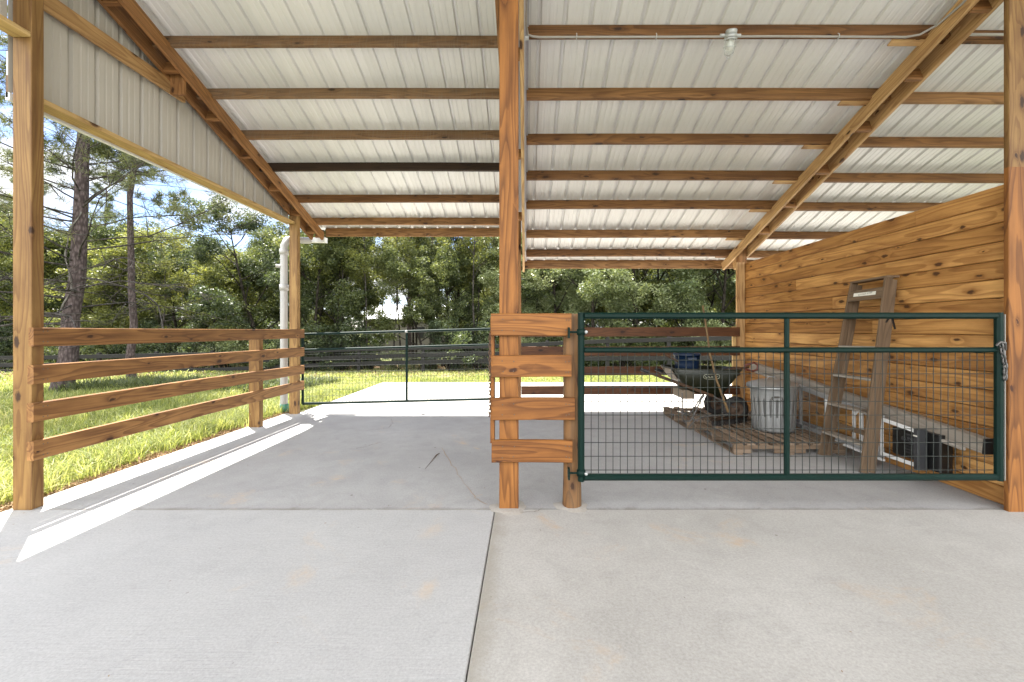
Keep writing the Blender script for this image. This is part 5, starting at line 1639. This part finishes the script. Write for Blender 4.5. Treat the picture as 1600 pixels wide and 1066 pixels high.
rows = [
    # px, D, proto, scale, zscale
    (-60, 21, 1, 1.1, 1.1), (20, 24, 0, 1.1, 1.25), (60, 20.5, 2, 1.0, 1.05), (110, 22.5, 0, 1.0, 1.05), (150, 21, 2, 0.95, 0.9), (170, 24, 1, 1.0, 0.95), (205, 26, 0, 1.0, 1.05),
    (240, 21.5, 2, 1.0, 1.0), (285, 24.5, 0, 0.95, 0.95), (320, 20.5, 2, 0.85, 0.75), (300, 22.5, 1, 0.8, 0.7), (350, 24, 2, 1.0, 0.95), (385, 21.5, 3, 0.95, 0.85), (425, 20.5, 1, 1.0, 0.92),
    (455, 25, 4, 1.0, 0.95), (478, 21, 1, 0.85, 0.9), (505, 23.5, 4, 1.0, 1.0), (528, 21, 0, 0.9, 1.0), (560, 23, 2, 0.95, 1.0), (592, 26, 5, 1.0, 1.0),
    (612, 21, 5, 0.9, 0.95), (645, 23, 4, 0.8, 0.9), (665, 20.5, 3, 0.8, 0.75), (690, 24, 1, 0.9, 0.95), (715, 21, 0, 0.75, 0.85), (745, 22, 5, 1.0, 1.05), (765, 23.5, 2, 1.1, 1.15), (790, 20.5, 3, 0.85, 0.85),
    (830, 22, 0, 0.95, 1.0), (868, 20.5, 3, 0.9, 0.95), (895, 23, 0, 1.0, 1.05), (930, 20, 3, 0.95, 0.95), (965, 22, 2, 1.1, 1.25), (1000, 19.5, 3, 0.95, 0.95), (1030, 22, 2, 1.1, 1.25), (1062, 19.5, 3, 1.0, 1.0), (1095, 21, 2, 1.0, 1.1), (1130, 19, 3, 0.95, 1.0), (1165, 20, 1, 1.0, 1.0), (1230, 20, 0, 1.0, 1.0),
    (248, 20, 5, 0.85, 0.8), (345, 21, 5, 0.8, 0.7), (490, 19.6, 4, 0.85, 0.95), (537, 20.2, 5, 1.0, 1.0), (577, 19.8, 5, 0.8, 0.95), (628, 22, 5, 0.9, 1.05), (680, 21.5, 4, 0.8, 0.95), (700, 22.5, 5, 0.9, 1.0), (736, 20, 5, 1.1, 1.1), (905, 21.5, 5, 1.0, 1.0), (985, 21, 5, 1.0, 1.1), (1085, 20.5, 5, 1.0, 1.0),
    (0, 30, 4, 1.2, 1.2), (95, 31, 0, 1.2, 1.1), (170, 33, 4, 1.1, 1.0), (255, 31, 1, 1.1, 1.0), (330, 34, 0, 1.2, 0.95), (400, 30, 4, 1.1, 1.05), (440, 33, 1, 1.2, 1.1), (520, 30, 1, 1.2, 1.2),
    (570, 33, 4, 1.0, 0.85), (650, 36, 4, 1.1, 1.2), (705, 31, 2, 1.4, 1.35), (750, 34, 0, 1.3, 1.3), (815, 30, 1, 1.2, 1.2), (880, 31, 0, 1.3, 1.2), (950, 29, 1, 1.2, 1.2), (1010, 31, 0, 1.3, 1.2), (1075, 29, 1, 1.2, 1.2), (1140, 28, 0, 1.2, 1.2),
]
def lab(kind, px, D):
    base = '%s %s, %s' % (kind, where(px), rowD(D))
    k = seen.get(base, 0); seen[base] = k + 1
    if k == 0: return base
    return '%s, %s' % (base, ['', 'right-hand', 'rightmost', 'outermost'][min(k, 3)])
for px, D, k, s, sz in rows:
    if k == 3 and px < 780: k = 0 if px % 2 else 2
    inst(protos[k], px, D, rg.uniform(0, 6.28), s, sz, lab(kindn[k], px, D))
for px, D, s in ((40, 27, 1.0), (165, 29, 0.9), (500, 27, 1.0), (640, 29, 1.1), (675, 25, 1.0), (915, 27, 1.0), (1100, 26, 1.0)):
    inst(pn, px, D, rg.uniform(0, 6.28), s, s, lab('slim straight pine', px, D))
sk = ['dark leafy shrub', 'mid-green shrub', 'silvery shrub', 'tall dark shrub']
for i, px in enumerate(range(-40, 1240, 44)):
    k = int(rg.integers(0, 4))
    if px > 800 and k in (0, 3): k = 2 if k == 0 else 1
    D = 18.6 + rg.uniform(0, 1.6) - max(0, (px - 800) / 400) * 1.6
    if 560 < px < 700: s = 0.5
    else: s = rg.uniform(0.7, 1.05)
    inst(shr[k], px, D, rg.uniform(0, 6.28), s, s, lab(sk[k], px, D))

for i, px in enumerate(range(-60, 1200, 50)):
    if 560 < px < 710: continue
    k = [0, 1, 3, 2][i % 4]
    D = 25.0 + rg.uniform(0, 3)
    inst(shr[k], px, D, rg.uniform(0, 6.28), 1.7, 1.5, lab('large ' + sk[k], px, D))

rgd = np.random.default_rng(77)
V = []
def debris(n, x0, x1, y0, y1, smin, smax):
    c = np.stack([rgd.uniform(x0, x1, n), rgd.uniform(y0, y1, n), np.full(n, 0.006)], 1)
    a = unit(rgd.normal(size=(n, 3)) * np.array([1, 1, 0.12])); b = unit(np.cross(a, np.array([0, 0, 1.0]) + rgd.normal(0, 0.15, (n, 3))))
    L = rgd.uniform(smin, smax, n)[:, None]; Wd = L * rgd.uniform(0.12, 0.5, n)[:, None]
    return np.stack([c - a * L, c - b * Wd, c + a * L, c + b * Wd], 1).reshape(-1, 3)
V = [debris(170, -3.7, 3.6, 1.6, 7.0, 0.002, 0.008), debris(110, -3.85, -3.5, 3.0, 7.0, 0.003, 0.012), debris(60, -3.6, 3.5, 3.27, 3.36, 0.002, 0.009), debris(60, 2.0, 3.66, 3.4, 7.0, 0.003, 0.012)]
vv_ = np.concatenate(V)
g = np_mesh('floor_debris', vv_, 4, L_DRY, rgd.random(len(vv_) // 4))
tag(g, 'tiny dry leaf and bark crumbs scattered over the concrete floor', 'debris', kind='stuff')

for i, px in enumerate(range(-80, 1240, 38)):
    if 545 < px < 715: continue
    k = [0, 1, 2, 0, 4][i % 5]
    D = 38.0 + rg.uniform(0, 7)
    inst(protos[k], px, D, rg.uniform(0, 6.28), 1.35, 1.1, lab('distant ' + kindn[k].replace('small ', '').replace('tall ', ''), px, D))
